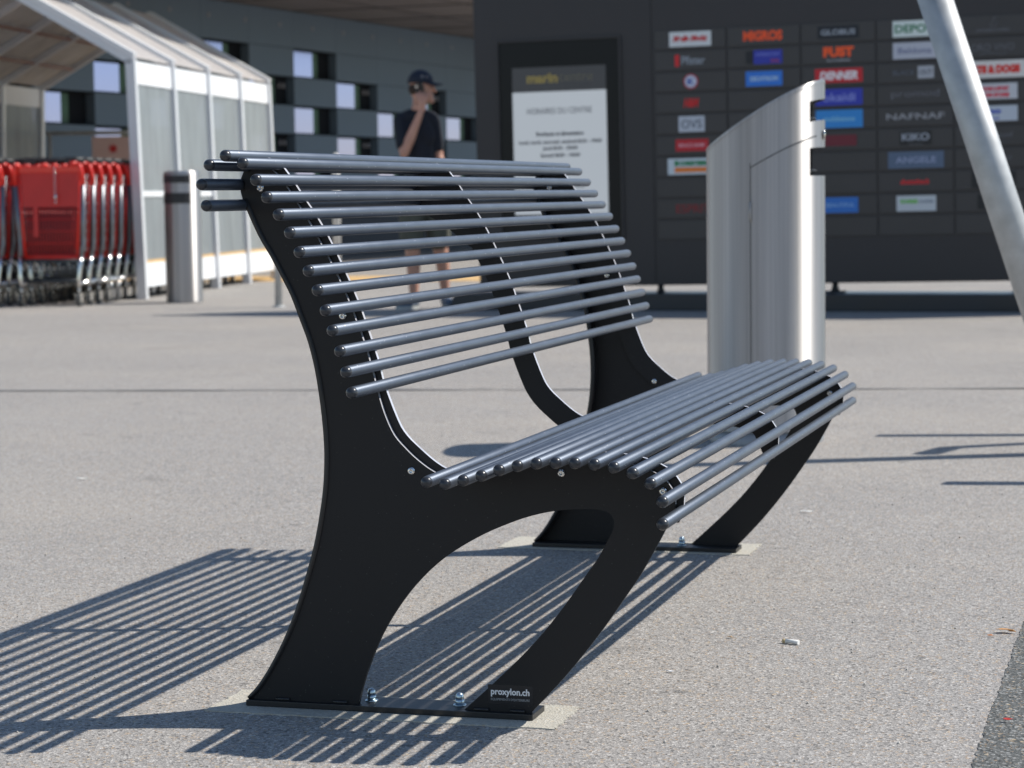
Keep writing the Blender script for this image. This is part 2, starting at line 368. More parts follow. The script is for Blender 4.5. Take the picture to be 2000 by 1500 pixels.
# side frames
rear = [(-1.406, .832), (-1.381, .777), (-1.360, .742), (-1.342, .709), (-1.326, .678), (-1.311, .639), (-1.297, .601), (-1.286, .555), (-1.278, .500), (-1.2735, .449), (-1.273, .407), (-1.276, .363), (-1.283, .319), (-1.294, .268), (-1.309, .218), (-1.328, .162), (-1.350, .111), (-1.377, .062), (-1.399, .030), (-1.418, .010)]
head = [(-1.333, .845), (-1.350, .868), (-1.372, .884), (-1.396, .880), (-1.409, .858), (-1.406, .832)]
front = [(-1.333, .845), (-1.314, .816), (-1.296, .788), (-1.280, .759), (-1.264, .730), (-1.249, .700), (-1.235, .669), (-1.223, .638), (-1.211, .607), (-1.201, .575), (-1.192, .541), (-1.183, .506), (-1.173, .477), (-1.160, .451), (-1.142, .431), (-1.121, .412), (-1.094, .394), (-1.062, .383), (-1.030, .381), (-1.0, .387), (-.97, .396), (-.942, .404), (-.914, .411), (-.885, .4155), (-.855, .418), (-.825, .418), (-.796, .4165), (-.768, .412), (-.741, .404), (-.719, .391), (-.704, .370), (-.703, .342), (-.7205, .307), (-.735, .280), (-.758, .240), (-.783, .203), (-.815, .157), (-.854, .106), (-.893, .060), (-.940, .010)]
under = [(-1.051, .010), (-1.007, .050), (-.956, .099), (-.918, .140), (-.880, .188), (-.846, .236), (-.826, .264), (-.812, .289), (-.803, .306), (-.799, .319), (-.803, .332), (-.815, .3395), (-.846, .341), (-.892, .337), (-.933, .328), (-.970, .315), (-1.011, .297), (-1.054, .273), (-1.092, .246), (-1.129, .210), (-1.161, .169), (-1.187, .126), (-1.206, .083), (-1.220, .045), (-1.229, .010)]
frame_poly = smooth_poly(front, 3)[:-1]+[front[-1]]+smooth_poly(under, 3)+smooth_poly(rear, 3)[::-1][:-1]+smooth_poly(head, 3)[::-1][:-1]
def side_frame(ya, yb, inward):
    bm = BM(); prism_xz(bm, frame_poly, ya, yb, .0008)
    bmesh.ops.recalc_face_normals(bm, faces=bm.faces); sunlit_edge_faces(bm); fr = bpart('side_frame', bm, [M['plate'], M['edge']])
    outer = ya if inward > 0 else yb
    # flange welded along the rear edge
    bm = BM(); rp = smooth_poly(rear, 3); ro = offs(rp, .0065); ri = offs(rp, -.0005)
    y0, y1 = sorted((outer-inward*.003, outer+inward*.042))
    A = [[bm.verts.new((x, y, z)) for (x, z) in lst] for lst in (ro, ri) for y in (y0, y1)]
    n = len(rp)
    for i in range(n-1):
        for a, b in ((0, 1), (1, 3), (3, 2), (2, 0)):
            f = bm.faces.new((A[a][i], A[a][i+1], A[b][i+1], A[b][i])); f.smooth = True
    for i in (0, n-1): bm.faces.new((A[0][i], A[1][i], A[3][i], A[2][i]))
    ob = bpart('rear_flange', bm, M['plate_edge'], fr)
    # base plate
    bm = BM(); b0, b1 = sorted((outer-inward*.012, outer+inward*.060))
    box(bm, -1.421, -.932, b0, b1, .0022, .0115, .0012)
    for x in (-1.36, -1.26, -1.02, -.96): tube(bm, (x-.012, outer-inward*.001, .0135), (x+.012, outer-inward*.001, .0135), .0032, seg=8)
    bp = bpart('base_plate', bm, M['plate_edge'])
    for x in (-1.217, -1.066):
        bm = BM(); cy = outer+inward*.030
        lathe(bm, [(.0108, .0113), (.0108, .013)], (x, cy, 0), seg=18)
        lathe(bm, [(.0080, .013), (.0080, .0215)], (x, cy, 0), seg=6)
        lathe(bm, [(.0068, .0214), (.0068, .0255), (.0062, .0285), (.0046, .0310), (.0024, .0322), (.0005, .0326)], (x, cy, 0), seg=18)
        bpart('anchor_nut', bm, M['zinc'], bp)
    return fr
f1 = side_frame(.143, .151, 1); f2 = side_frame(1.939, 1.947, -1)
def bolts(y, s, parent):
    for x, z in [(-1.381, .849), (-1.244, .643), (-1.132, .395), (-.884, .397), (-.721, .372)]:
        bm = BM(); pr = [(.0069, 0), (.0069, .0009), (.0064, .0022), (.0052, .0036), (.0038, .0043), (.0024, .0043), (.0022, .0026), (.0004, .0026)]
        lathe(bm, [(r, s*h) for r, h in pr], (x, y, z), axis='Y', seg=18); bpart('bolt', bm, M['chrome'], parent)
bolts(.143, -1, f1); bolts(1.9295, -1, arcs[2])
MXZ = lambda x, y, z: Matrix.Translation(Vector((x, y, z))-BO) @ Matrix.Rotation(R(90), 4, 'X')
bm = BM(); box(bm, -1.009, -.934, .1426, .143, .024, .055); stk = bpart('maker_sticker', bm, mat('sticker_black', (.018, .018, .02, 1), .25))
text('lettering', 'proxylon.ch', .0145, M['letter'], stk, MXZ(-.972, .1422, .0425), width=.064, ext=.0002, bold=.0004)
text('lettering', 'EQUIPEMENTS D\'EXTERIEURS', .0052, M['letter_grey'], stk, MXZ(-.972, .1422, .0312), width=.064, ext=.0002)
# ================================================================ tall steel litter bin by the bench
def tall_bin():
    root = empty('litter_bin', (-1.285, 4.345, 0), R(16-9), label='tall brushed steel litter bin with slanted top and two side slots', cat='litter bin')
    AX, AY = .197, .190            # half axes in plan
    N_ = 96; th = [2*math.pi*i/N_ for i in range(N_)]
    def plan(a, k=1.0):
        c, s = math.cos(a), math.sin(a); e = .95
        return AX*k*math.copysign(abs(c)**e, c), AY*k*math.copysign(abs(s)**e, s)
    def ztop(x):                    # slanted convex top, high towards +x
        u = (x+AX)/(2*AX); return .977+.222*(1-(1-u)**1.28)
    SL = math.radians(41)
    def rows(a):
        x, y = plan(a); t = ztop(x); d = t-1.223
        return [.045, .90, .90+.003, 1.000+d*.9, 1.088+d*.9, 1.155+d*.95, t]
    # shell, openings left out between rows 1-3 and 4-5
    bm = BM(); V = []
    for a in th:
        x, y = plan(a); rr = rows(a)
        tt = ztop(x)-.885; z = [.045, .45, .885, .885+tt*.30, .885+tt*.585, .885+tt*.805, ztop(x)-.004]
        V.append([bm.verts.new((x, y, q)) for q in z])
    for i in range(N_):
        a = th[i]+math.pi/N_; a = (a+math.pi) % (2*math.pi)-math.pi
        for k in range(6):
            if abs(a) < SL and k in (2, 4): continue
            f = bm.faces.new((V[i][k], V[(i+1) % N_][k], V[(i+1) % N_][k+1], V[i][k+1])); f.smooth = True
    def radial(o):
        for p in o.data.polygons:
            if p.normal.dot(Vector((p.center.x, p.center.y, 0))) < 0: p.flip()
        o.data.normals_split_custom_set_from_vertices([Vector((v.co.x/AX**2, v.co.y/AY**2, 0)).normalized() for v in o.data.vertices])
    body = build('body', bm, M['steel'], root, smooth=2); radial(body)
    me2 = body.data.copy(); me2.materials.clear(); me2.materials.append(M['galv'])
    for v in me2.vertices: v.co.x *= .98; v.co.y *= .98; v.co.z -= .001
    inn = bpy.data.objects.new('inner_shell', me2); link(inn, root)
    # lid following the slant
    bm = BM(); rings = []
    for k, dz in ((1.006, -.009), (1.006, -.002), (.994, .003)):
        rings.append([bm.verts.new((plan(a, k)[0], plan(a, k)[1], ztop(plan(a)[0])+dz)) for a in th])
    for g in np.linspace(.9, .1, 7):
        rings.append([bm.verts.new((plan(a, g)[0], plan(a, g)[1], ztop(plan(a, g)[0])+.003)) for a in th])
    for A, B in zip(rings, rings[1:]):
        for i in range(N_):
            f = bm.faces.new((A[i], A[(i+1) % N_], B[(i+1) % N_], B[i])); f.smooth = True
    bm.faces.new(rings[-1])
    build('lid', bm, M['steel'], root, smooth=True)
    # inner liner and floors of the openings
    bm = BM(); A = []; B = []
    for a in th:
        x, y = plan(a, .80); A.append(bm.verts.new((x, y, .40))); B.append(bm.verts.new((x, y, ztop(x)-.03)))
    for i in range(N_):
        a = th[i]+math.pi/N_; a = (a+math.pi) % (2*math.pi)-math.pi
        if abs(a) < SL*.45: continue
        f = bm.faces.new((A[i], A[(i+1) % N_], B[(i+1) % N_], B[i])); f.smooth = True
    bm.faces.new(A)
    build('liner', bm, M['steel_dark'], root)
    bm = BM(); tube(bm, (.120, -.075, .90), (.120, -.075, 1.17), .004); tube(bm, (.120, .075, .90), (.120, .075, 1.17), .004)
    box(bm, .02, .165, -.10, .10, .902, .906); box(bm, .02, .165, -.10, .10, 1.072, 1.076)
    build('opening_frame', bm, M['steel'], root)
    bm = BM(); tube(bm, (.09, 0, 1.078), (.09, 0, 1.125), .045, .05, seg=20); build('ashtray', bm, M['chrome'], root)
    # door: thin seam lines and a hinge, following the curved shell towards the viewer
    bm = BM()
    def strip(pts, wd):
        pr = None
        for (a, z), (a2, z2) in pts:
            p = Vector((*plan(a, 1.004), z)); q = Vector((*plan(a2, 1.004), z2)); c = (bm.verts.new(p), bm.verts.new(q))
            if pr: bm.faces.new((pr[0], c[0], c[1], pr[1]))
            pr = c
    aD = R(-101)
    strip([((aD-.006, z), (aD+.006, z)) for z in np.linspace(.06, .928, 6)], 0)
    zz = lambda a: 1.022+(ztop(plan(a)[0])-1.200)*.93
    strip([((a, zz(a)-.0018), (a, zz(a)+.0018)) for a in np.linspace(aD, R(-30), 16)], 0)
    build('door_seam', bm, M['steel_dark'], root)
    bm = BM(); x, y = plan(aD, 1.008); tube(bm, (x, y, .74), (x, y, .80), .0055, seg=10); build('hinge', bm, M['steel'], root)
    bm = BM(); x, y = plan(R(-12), 1.01); r2 = bmesh.ops.create_icosphere(bm, subdivisions=3, radius=.014)
    bmesh.ops.scale(bm, vec=(.3, 1, 1.2), verts=r2['verts']); bmesh.ops.translate(bm, vec=(x, y, 1.02), verts=r2['verts']); build('lock', bm, M['chrome'], root, smooth=True)
    bm = BM(); P = [bm.verts.new((plan(a, .97)[0], plan(a, .97)[1], .0)) for a in th]; Q = [bm.verts.new((plan(a, .97)[0], plan(a, .97)[1], .05)) for a in th]
    for i in range(N_):
        f = bm.faces.new((P[i], P[(i+1) % N_], Q[(i+1) % N_], Q[i])); f.smooth = True
    bm.faces.new(Q); build('plinth', bm, mat('bin_plinth', (.30, .31, .33, 1), .5, .5), root)
tall_bin()

# ================================================================ leaning galvanised tube and unseen tubes added to throw the shadows beside it
def cyl_obj(name, a, b, r, m, **k):
    a = Vector(a); b = Vector(b); bm = BM(); d = (b-a)
    tube(bm, (0, 0, 0), d, r, seg=28)
    o = build(name, bm, m, None, **k); o.location = a; return o
rh = Vector((rt.x, rt.y, 0))
pb = Vector((-.237, 4.13, 0)); pv = rh*(-.333)+Vector((0, 0, 1))
root = empty('leaning_pole', pb, label='thick galvanised steel tube leaning left across the right edge, before the shop board', cat='pole')
bm = BM(); tube(bm, (0, 0, .008), pv*1.62, .0525, seg=36); build('tube', bm, M['galv'], root)
bm = BM(); tube(bm, (0, 0, 0), (0, 0, .012), .11, seg=28); build('foot_plate', bm, M['galv'], root)
bm = BM(); tube(bm, pv*1.62, pv*1.63, .0535, seg=36); build('end_cap', bm, M['galv'], root)
def sh(g, h):                       # point at height h that throws its shadow on ground point g
    return Vector((g[0], g[1], 0))+sdir*(h/sdir.z)
bm = BM(); path(bm, [sh((-.93, 4.55), .95), sh((-.4, 4.66), .60), sh((.5, 4.86), 0)], .040)
build('shadow_tube', bm, M['galv'], label='unseen bent steel tube added outside the frame to the right, casting a thin line of shadow', cat='steel tube')
bm = BM(); path(bm, [sh((-.72, 4.02), .96), sh((-.66, 4.22), 1.0), sh((-.40, 4.40), .95), sh((0, 4.45), .5), sh((.45, 4.45), 0)], .036)
build('shadow_hoop', bm, M['galv'], label='unseen curved steel hoop added outside the frame to the right, casting a looped shadow', cat='hoop')
bm = BM(); path(bm, [sh((-.58, 3.29), 1.0), sh((0, 3.38), .6), sh((.8, 3.5), 0)], .042)
build('shadow_strut', bm, M['galv'], label='unseen low leaning steel strut added outside the frame to the right, casting a shadow nearest the viewer', cat='strut')

# ================================================================ shop board (dark wall) on its plinth
WO = Vector((-3.5754, 12.9985, 0)); wt = R(-2.0); wb = .013
wax = Vector((math.cos(wt)*math.cos(wb), math.sin(wt)*math.cos(wb), math.sin(wb))); wup = Vector((-math.cos(wt)*math.sin(wb), -math.sin(wt)*math.sin(wb), math.cos(wb)))
wn = wax.cross(wup)          # towards the viewer (-y)
board = empty('shop_directory_board', WO, label='long dark grey freestanding board with an opening hours screen and rows of coloured shop signs', cat='sign board')
# local frame: x along, y = depth (away), z up
board.rotation_euler = Matrix((wax, -wn, wup)).transposed().to_euler()
M['board'] = mat('anthracite_board', (.036, .033, .036, 1), .42, 0, var=.10, vscale=1.2, spec=.4)
M['strip'] = mat('name_strip_grey', (.045, .042, .044, 1), .38, 0, var=.12, vscale=2.0, spec=.45)
M['groove'] = mat('groove_black', (.012, .012, .014, 1), .6)
bm = BM(); HT = 2.62
box(bm, -1.345, -.004, 0, .10, .172, HT, .004); box(bm, .004, 3.9, .0, .10, .172, HT, .004); box(bm, -.004, .004, .006, .10, .172, HT)
build('panel', bm, M['board'], board)
for x in (-.03+.05, 1.29, 2.6, -1.22):
    bm = BM(); tube(bm, (x, .05, .095), (x, .05, .18), .022, seg=14); box(bm, x-.075, x+.075, .0, .10, .095, .118, .01)
    lathe(bm, [(.03, .118), (.03, .135), (.012, .15)], (x, .05, 0), seg=14)
    build('foot', bm, M['plate_edge'], board)
COLX = [.02+.53*i for i in range(6)]+[3.20]
cols = ['m', 'p', 'r']
def W4(x, z, d=.0): return Matrix.Translation((x, -d, z)) @ Matrix.Rotation(R(90), 4, 'X')
cm = {}
def C(*c, r=.5):
    k = tuple(c)
    if k not in cm: cm[k] = mat('sign_colour', srgb(*c), r)
    return cm[k]
# (text, size, width, colour, dz, dx, shear, bold) lists, plaque: (w, h, colour)
WHT = (215, 218, 220)
S = {
 (0, 0): ((.305, .105, WHT), [('Media Markt', .055, .25, (200, 30, 40), .004, 0, .25, .003)]),
 (0, 1): (None, [('Pfister', .085, .17, (150, 158, 168), 0, .02, 0, .001)]),
 (0, 2): ('round', [('K', .05, .05, (60, 90, 170), 0, 0, 0, .003)]),
 (0, 3): (None, [('H&M', .085, .115, (205, 25, 32), 0, 0, .3, .004)]),
 (0, 4): ((.19, .112, (190, 195, 205)), [('OVS', .085, .15, (95, 100, 115), 0, 0, 0, .001)]),
 (0, 5): ((.24, .085, (190, 28, 42)), [('BRACE BABE', .034, .19, (225, 160, 170), 0, 0, 0, .001)]),
 (0, 6): ((.36, .115, (205, 215, 222)), [('CHRISTEBRUN', .040, .25, (30, 130, 80), .022, .03, 0, .003)]),
 (0, 8): (None, [('ESPRIT', .085, .25, (135, 28, 34), 0, 0, 0, .001)]),
 (1, 0): (None, [('MIGROS', .088, .28, (245, 85, 35), 0, -.005, 0, .005)]),
 (1, 1): ((.205, .098, (45, 55, 165)), [('INTERDISCOUNT', .030, .17, (110, 120, 205), .018, 0, 0, .001), ('XXL', .028, .07, (150, 60, 110), -.028, .05, 0, .002)]),
 (1, 2): ((.262, .105, (45, 120, 215)), [('DECATHLON', .042, .20, (170, 200, 230), 0, 0, 0, .002)]),
 (2, 0): ((.29, .09, (24, 28, 38)), [('GLOBUS', .050, .24, (165, 172, 182), 0, 0, 0, .001)]),
 (2, 1): (None, [('FUST', .085, .215, (250, 90, 35), .014, 0, 0, .006), ('Und es funktioniert', .022, .17, (150, 150, 155), -.044, 0, 0, .001)]),
 (2, 2): ((.335, .098, (200, 32, 44)), [('DENNER', .075, .27, (235, 225, 228), 0, 0, .2, .004)]),
 (2, 3): ((.33, .115, (48, 60, 175)), [('oka\u00efdi', .080, .23, (140, 150, 220), 0, 0, 0, .001)]),
 (2, 4): ((.33, .125, (48, 140, 215)), [('mobilezone', .045, .22, (120, 185, 225), 0, 0, 0, .002)]),
 (2, 5): ((.24, .076, (110, 30, 45)), []),
 (2, 8): ((.25, .108, (45, 115, 200)), [('BEAUTIFUL', .036, .20, (130, 175, 225), 0, 0, 0, .001)]),
 (3, 0): ((.30, .112, (215, 225, 222)), [('DEPOT', .075, .27, (40, 120, 80), 0, 0, 0, .002)]),
 (3, 1): ((.30, .112, (185, 188, 200)), [('Beldona', .060, .23, (120, 125, 155), 0, 0, 0, .001)]),
 (3, 2): ('out', [('BLACK', .050, .155, (90, 94, 104), 0, -.075, 0, .001), ('OUT', .050, .085, (95, 98, 108), 0, .075, 0, .001)]),
 (3, 3): (None, [('promod', .075, .33, (115, 115, 125), 0, 0, 0, -.001)]),
 (3, 4): (None, [('NAFNAF', .062, .40, (160, 160, 165), 0, 0, 0, .0005)]),
 (3, 5): ((.22, .096, (28, 28, 31)), [('KIKO', .068, .19, (160, 165, 175), .008, 0, 0, .002), ('MILANO', .016, .10, (110, 110, 115), -.042, 0, 0, 0)]),
 (3, 6): ((.385, .115, (88, 105, 130)), [('ANGELE', .060, .28, (150, 160, 190), 0, 0, 0, .001)]),
 (3, 7): (None, [('dosenbach', .045, .20, (200, 36, 44), 0, -.01, .2, .003)]),
 (3, 8): ((.272, .108, (200, 205, 210)), [('SUNRISE', .036, .12, (110, 190, 80), .014, -.05, 0, .002), ('mobile', .036, .10, (130, 140, 155), .014, .07, 0, .001)]),
 (4, 0): ('swan', [('SWAROVSKI', .028, .22, (110, 112, 120), -.035, 0, 0, .0)]),
 (4, 1): (None, [('ORO VIVO', .070, .29, (110, 112, 120), 0, 0, 0, -.001)]),
 (4, 2): ((.42, .118, (220, 215, 212)), [('CATS & DOGS', .066, .37, (220, 50, 42), 0, 0, 0, .006)]),
 (4, 3): ((.33, .108, (200, 202, 208)), [('SCHUHE & SPORT', .036, .22, (210, 70, 90), .018, 0, 0, .003), ('SUN STORE', .036, .18, (215, 60, 80), -.025, .02, 0, .003)]),
 (4, 4): ((.33, .105, (190, 198, 210)), [('reno', .055, .17, (70, 90, 180), .012, -.03, 0, .003), ('travel', .025, .10, (110, 120, 190), -.032, -.01, 0, .001)]),
 (4, 5): (None, [('Reynaud', .055, .26, (95, 97, 104), 0, 0, .1, 0)]),
 (4, 6): (None, [('Calzedonid', .050, .24, (90, 92, 100), 0, 0, .1, 0)]),
 (4, 7): ((.30, .11, (26, 27, 30)), [('Z', .06, .05, (120, 122, 128), 0, .09, 0, 0)]),
 (4, 8): ((.22, .10, (24, 25, 28)), []),
}
PR = .1505
for c in range(6):
    for r in range(10 if c < 5 else 10):
        x0, x1 = COLX[c]+.006, COLX[c+1]-.008; z1 = 1.999-PR*r-.010; z0 = z1-PR+.020
        bm = BM(); box(bm, x0, x1, -.010, .002, z0, z1, .0015); st = build('name_strip', bm, M['strip'], board)
        cx, cz = (COLX[c]+COLX[c+1])/2, (z0+z1)/2
        if (c, r) in S:
            pl, tx = S[(c, r)]; d = .0102
            if isinstance(pl, tuple):
                ox = .03 if (c, r) == (1, 1) else .012 if (c, r) == (4, 2) else 0
                bm = BM(); box(bm, cx+ox-pl[0]/2, cx+ox+pl[0]/2, -.0135, -.0095, cz-pl[1]/2, cz+pl[1]/2); build('logo_plaque', bm, C(*pl[2]), st); d = .0138
                if (c, r) == (1, 1):
                    bm = BM(); box(bm, cx-.128, cx-.074, -.0132, -.0095, cz-.045, cz+.045); build('logo_plaque', bm, C(26, 28, 34), st)
                if (c, r) == (0, 6):
                    bm = BM(); box(bm, cx-.13, cx+.165, -.0142, -.013, cz-.042, cz-.006); build('logo_band', bm, C(235, 130, 50), st)
                    bm = BM(); box(bm, cx-.13, cx-.10, -.0142, -.013, cz+.004, cz+.042); build('logo_emblem', bm, C(30, 130, 80), st)
                if (c, r) == (4, 3):
                    bm = BM(); lathe(bm, [(.016, -.0142), (.016, -.013)], (cx-.085, 0, cz-.026), axis='Y', seg=14); build('logo_emblem', bm, C(240, 200, 30), st)
            elif pl == 'round':
                bm = BM(); lathe(bm, [(.055, -.0125), (.055, -.0095)], (cx, 0, cz), axis='Y', seg=28); build('logo_ring', bm, C(165, 60, 75), st)
                bm = BM(); lathe(bm, [(.043, -.0140), (.043, -.0120)], (cx, 0, cz), axis='Y', seg=28); build('logo_plaque', bm, C(195, 200, 220), st); d = .0143
            elif pl == 'out':
                bm = BM(); box(bm, cx+.02, cx+.13, -.0132, -.0095, cz-.042, cz+.042); build('logo_plaque', bm, C(175, 178, 186), st); d = .0135
            elif pl == 'swan':
                bm = BM(); path(bm, [(cx+.03, -.0112, cz+.052), (cx+.005, -.0112, cz+.048), (cx+.012, -.0112, cz+.03), (cx-.012, -.0112, cz+.012), (cx-.02, -.0112, cz-.004), (cx+.015, -.0112, cz-.008), (cx+.035, -.0112, cz+.02)], .0022, 6); build('logo_emblem', bm, C(110, 112, 120), st)
            if (c, r) == (0, 1):
                bm = BM(); box(bm, cx-.115, cx-.082, -.0128, -.0095, cz-.042, cz+.042, .002); build('logo_emblem', bm, C(210, 36, 44), st)
            if (c, r) == (4, 1):
                bm = BM(); path(bm, [(cx-.09, -.0112, cz-.045), (cx-.02, -.0112, cz-.038), (cx+.05, -.0112, cz-.048), (cx+.10, -.0112, cz-.042)], .002, 6); build('logo_emblem', bm, C(110, 112, 120), st)
            for (s, sz, wd, co, dz, dx, shr, bo) in tx:
                text('lettering', s, sz, C(*co), st, W4(cx+dx+(.03 if (c, r) == (1, 1) else 0), cz+dz, d), width=wd, shear=shr, bold=bo)
# opening hours screen
M['case'] = mat('glossy_black_case', (.006, .007, .010, 1), .25, 0, spec=.2)
def emit(name, col, s):
    return mat(name, (col[0]*.2, col[1]*.2, col[2]*.2, 1), .25, emis=(col, s))
bm = BM(); box(bm, -1.172, -1.155, -.018, .004, .50, 1.975, .002); box(bm, -.245, -.228, -.018, .004, .50, 1.975, .002); box(bm, -1.155, -.245, -.018, .004, 1.958, 1.975, .002); box(bm, -1.155, -.245, -.018, .004, .50, .517, .002)
fr = build('screen_case', bm, M['board'], board)
bm = BM(); box(bm, -1.154, -.246, -.004, .003, .518, 1.957); build('screen_glass', bm, M['case'], fr)
bm = BM(); box(bm, -1.055, -.345, -.0065, -.0035, .70, 1.592)
scr = build('poster_screen', bm, emit('lit_screen', srgb(160, 167, 175), .86), board)
bm = BM(); box(bm, -1.055, -.345, -.0065, -.0035, 1.593, 1.770); hd = build('screen_header', bm, emit('screen_header', srgb(44, 46, 54), .6), board)
text('lettering', 'marin', .098, C(170, 148, 80), hd, W4(-.825, 1.690, .0068), width=.235, bold=.004)
text('lettering', 'centre', .098, C(112, 106, 86), hd, W4(-.57, 1.690, .0068), width=.255, bold=-.0005)
text('lettering', 'by Coop Immobilier', .024, C(66, 66, 68), hd, W4(-.56, 1.630, .0068), width=.22)
ink = mat('ink', srgb(70, 74, 80), .6)
def line(s, z, sz, wd, bo=0): text('lettering', s, sz, ink, scr, W4(-.70, z, .0068), width=wd, bold=bo)
line('HORAIRES DU CENTRE', 1.452, .062, .49)
line('Boutiques et alimentation', 1.282, .040, .36, .0015)
line('Lundi, mardi, mercredi, vendredi 8h30 - 19h00', 1.225, .036, .63, .0012)
line('Jeudi 8h30 - 20h00', 1.178, .036, .265, .0012)
line('Samedi 8h00 - 18h00', 1.130, .036, .30, .0012)
line('Restaurants 7h30 - 19h30', .905, .036, .36, .0012)
line('Dimanche ferm\u00e9', .850, .036, .27, .0012)
# plinth in front and under
pl = empty('board_plinth', WO, wt, label='low black block with a rounded end lying under the dark shop board', cat='plinth')
bm = BM(); P = [(-1.50+.05*(1-math.cos(a)), .07*1+(-.0) - .0 + .05*0 + (0.05)*(1-math.sin(a))) for a in np.linspace(0, math.pi/2, 5)]
prf = [(-1.50, 0), (-1.50, .065), (-1.485, .098), (-1.45, .112), (-1.40, .116), (4.1, .122), (4.1, 0)]
prism_xz(bm, prf, -.22, .34, .008); build('block', bm, mat('navy_black_block', (.016, .020, .028, 1), .35, 0, var=.2, vscale=3), pl)

# ================================================================ far building with checker windows and deep soffit
fa = R(6.0); FO = Vector((-11.2036, 27.8406, 0))
bld = empty('grey_building', FO, math.pi/2-fa, label='blue grey panelled building with a checkerboard of recessed windows and a deep roof overhang', cat='building')
# local x along facade (away, right in the photo), local y to the left/back, facade plane at y=0; viewer side = -y
M['panel'] = mat('facade_panel', (.120, .165, .215, 1), .6, 0, var=.10, vscale=.35, spec=.15)
M['recess'] = mat('window_recess', (.012, .014, .018, 1), .9, spec=.08)
M['glassblue'] = mat('window_glass', (.29, .32, .60, 1), .10, .95)
M['curtain'] = mat('green_curtain', (.06, .13, .09, 1), .8, var=.3, vscale=6)
M['base'] = mat('glazed_base', (.022, .030, .048, 1), .6, 0, spec=.2)
M['bracket'] = mat('pale_lamp', (.22, .22, .24, 1), .5)
XC = [-13.2, -11.94, -10.68, -9.42, -8.16, -6.90, -5.66, -4.42, -3.19, -1.94, -.66, .66, 1.90, 3.14, 4.40, 5.66, 6.9, 8.1, 9.3]
ZR = [3.32, 2.83, 2.45, 2.07, 1.69, 1.31, .93, .55]
def is_win(ci, ri):                 # ri 0 = top band
    if ri == 0: return False
    k = ci-9                          # column with the first staircase window
    if ri == 6 and k > 2: return False
    stair = {9: 1, 10: 2, 11: 3, 12: 2, 13: 3, 14: 2, 15: 3, 8: 2, 7: 1, 6: 3, 5: 2, 4: 3, 3: 2, 2: 3, 1: 2, 0: 3}
    s = stair.get(ci, 2)
    return ri >= s and (ri-s) % 2 == 0
bmp = BM()
for ci in range(len(XC)-1):
    for ri in range(len(ZR)-1):
        x0, x1, z1, z0 = XC[ci], XC[ci+1], ZR[ri], ZR[ri+1]
        if not is_win(ci, ri): box(bmp, x0+.002, x1-.002, -.02, .10, z0+.003, z1-.003)
        else:
            bm = BM(); box(bm, x0, x1, .10, .16, z0, z1); box(bm, x0, x1, .0, .10, z1-.02, z1-.001); box(bm, x0, x1, .0, .10, z0+.001, z0+.012)
            wf = build('window', bm, M['recess'], bld)
            bm = BM(); box(bm, x0+.01, x0+.50*(x1-x0), .03, .05, z0+.02, z1-.03); build('pane', bm, M['glassblue'], wf)
            bm = BM(); box(bm, x0+.51*(x1-x0), x0+.64*(x1-x0), .045, .09, z0+.015, z1-.03); build('curtain', bm, M['curtain'], wf)
            if (ri-1) % 2 == 1:
                for q in (.80, .90):
                    bm = BM(); tube(bm, (x0+q*(x1-x0), .08, z1-.15), (x0+q*(x1-x0), .08, z1-.08), .022, seg=8); build('window_lamp', bm, M['bracket'], wf)
box(bmp, XC[0], XC[-1], .165, .5, .56, 3.32)
build('wall', bmp, M['panel'], bld)
bm = BM(); box(bm, XC[0], XC[-1], .02, .12, .0, .55); build('glazed_base', bm, M['base'], bld)
M['soffit'] = mat('brown_soffit', (.20, .17, .155, 1), .55, .2, var=.12, vscale=.6)
bm = BM(); box(bm, XC[0]-2, XC[-1]+4, -3.7, .3, 3.325, 3.6)
so_ = build('roof', bm, M['soffit'], bld)
bm = BM()
for i, x in enumerate(np.arange(XC[0]-2, XC[-1]+4, 1.9)): box(bm, x, x+.03, -3.7, 0, 3.318, 3.3245)
for y in (-1.3, -2.5): box(bm, XC[0]-2, XC[-1]+4, y, y+.025, 3.3195, 3.3245)
build('soffit_joint', bm, M['groove'], so_)
for i in range(16):
    bm = BM(); box(bm, -9+i*.95, -9+i*.95+.05, -.026, -.0195, 3.10, 3.15); build('panel_fixing', bm, M['bracket'], bld)

# ================================================================ trolley shelter
sv = Vector((-.60, 4.44, 0)).normalized(); sa = math.atan2(sv.y, sv.x)
SH = empty('trolley_shelter', (-8.36, 14.45, 0), sa-math.pi/2, label='white framed trolley shelter with gabled translucent roof and grey see-through side panels', cat='shelter')
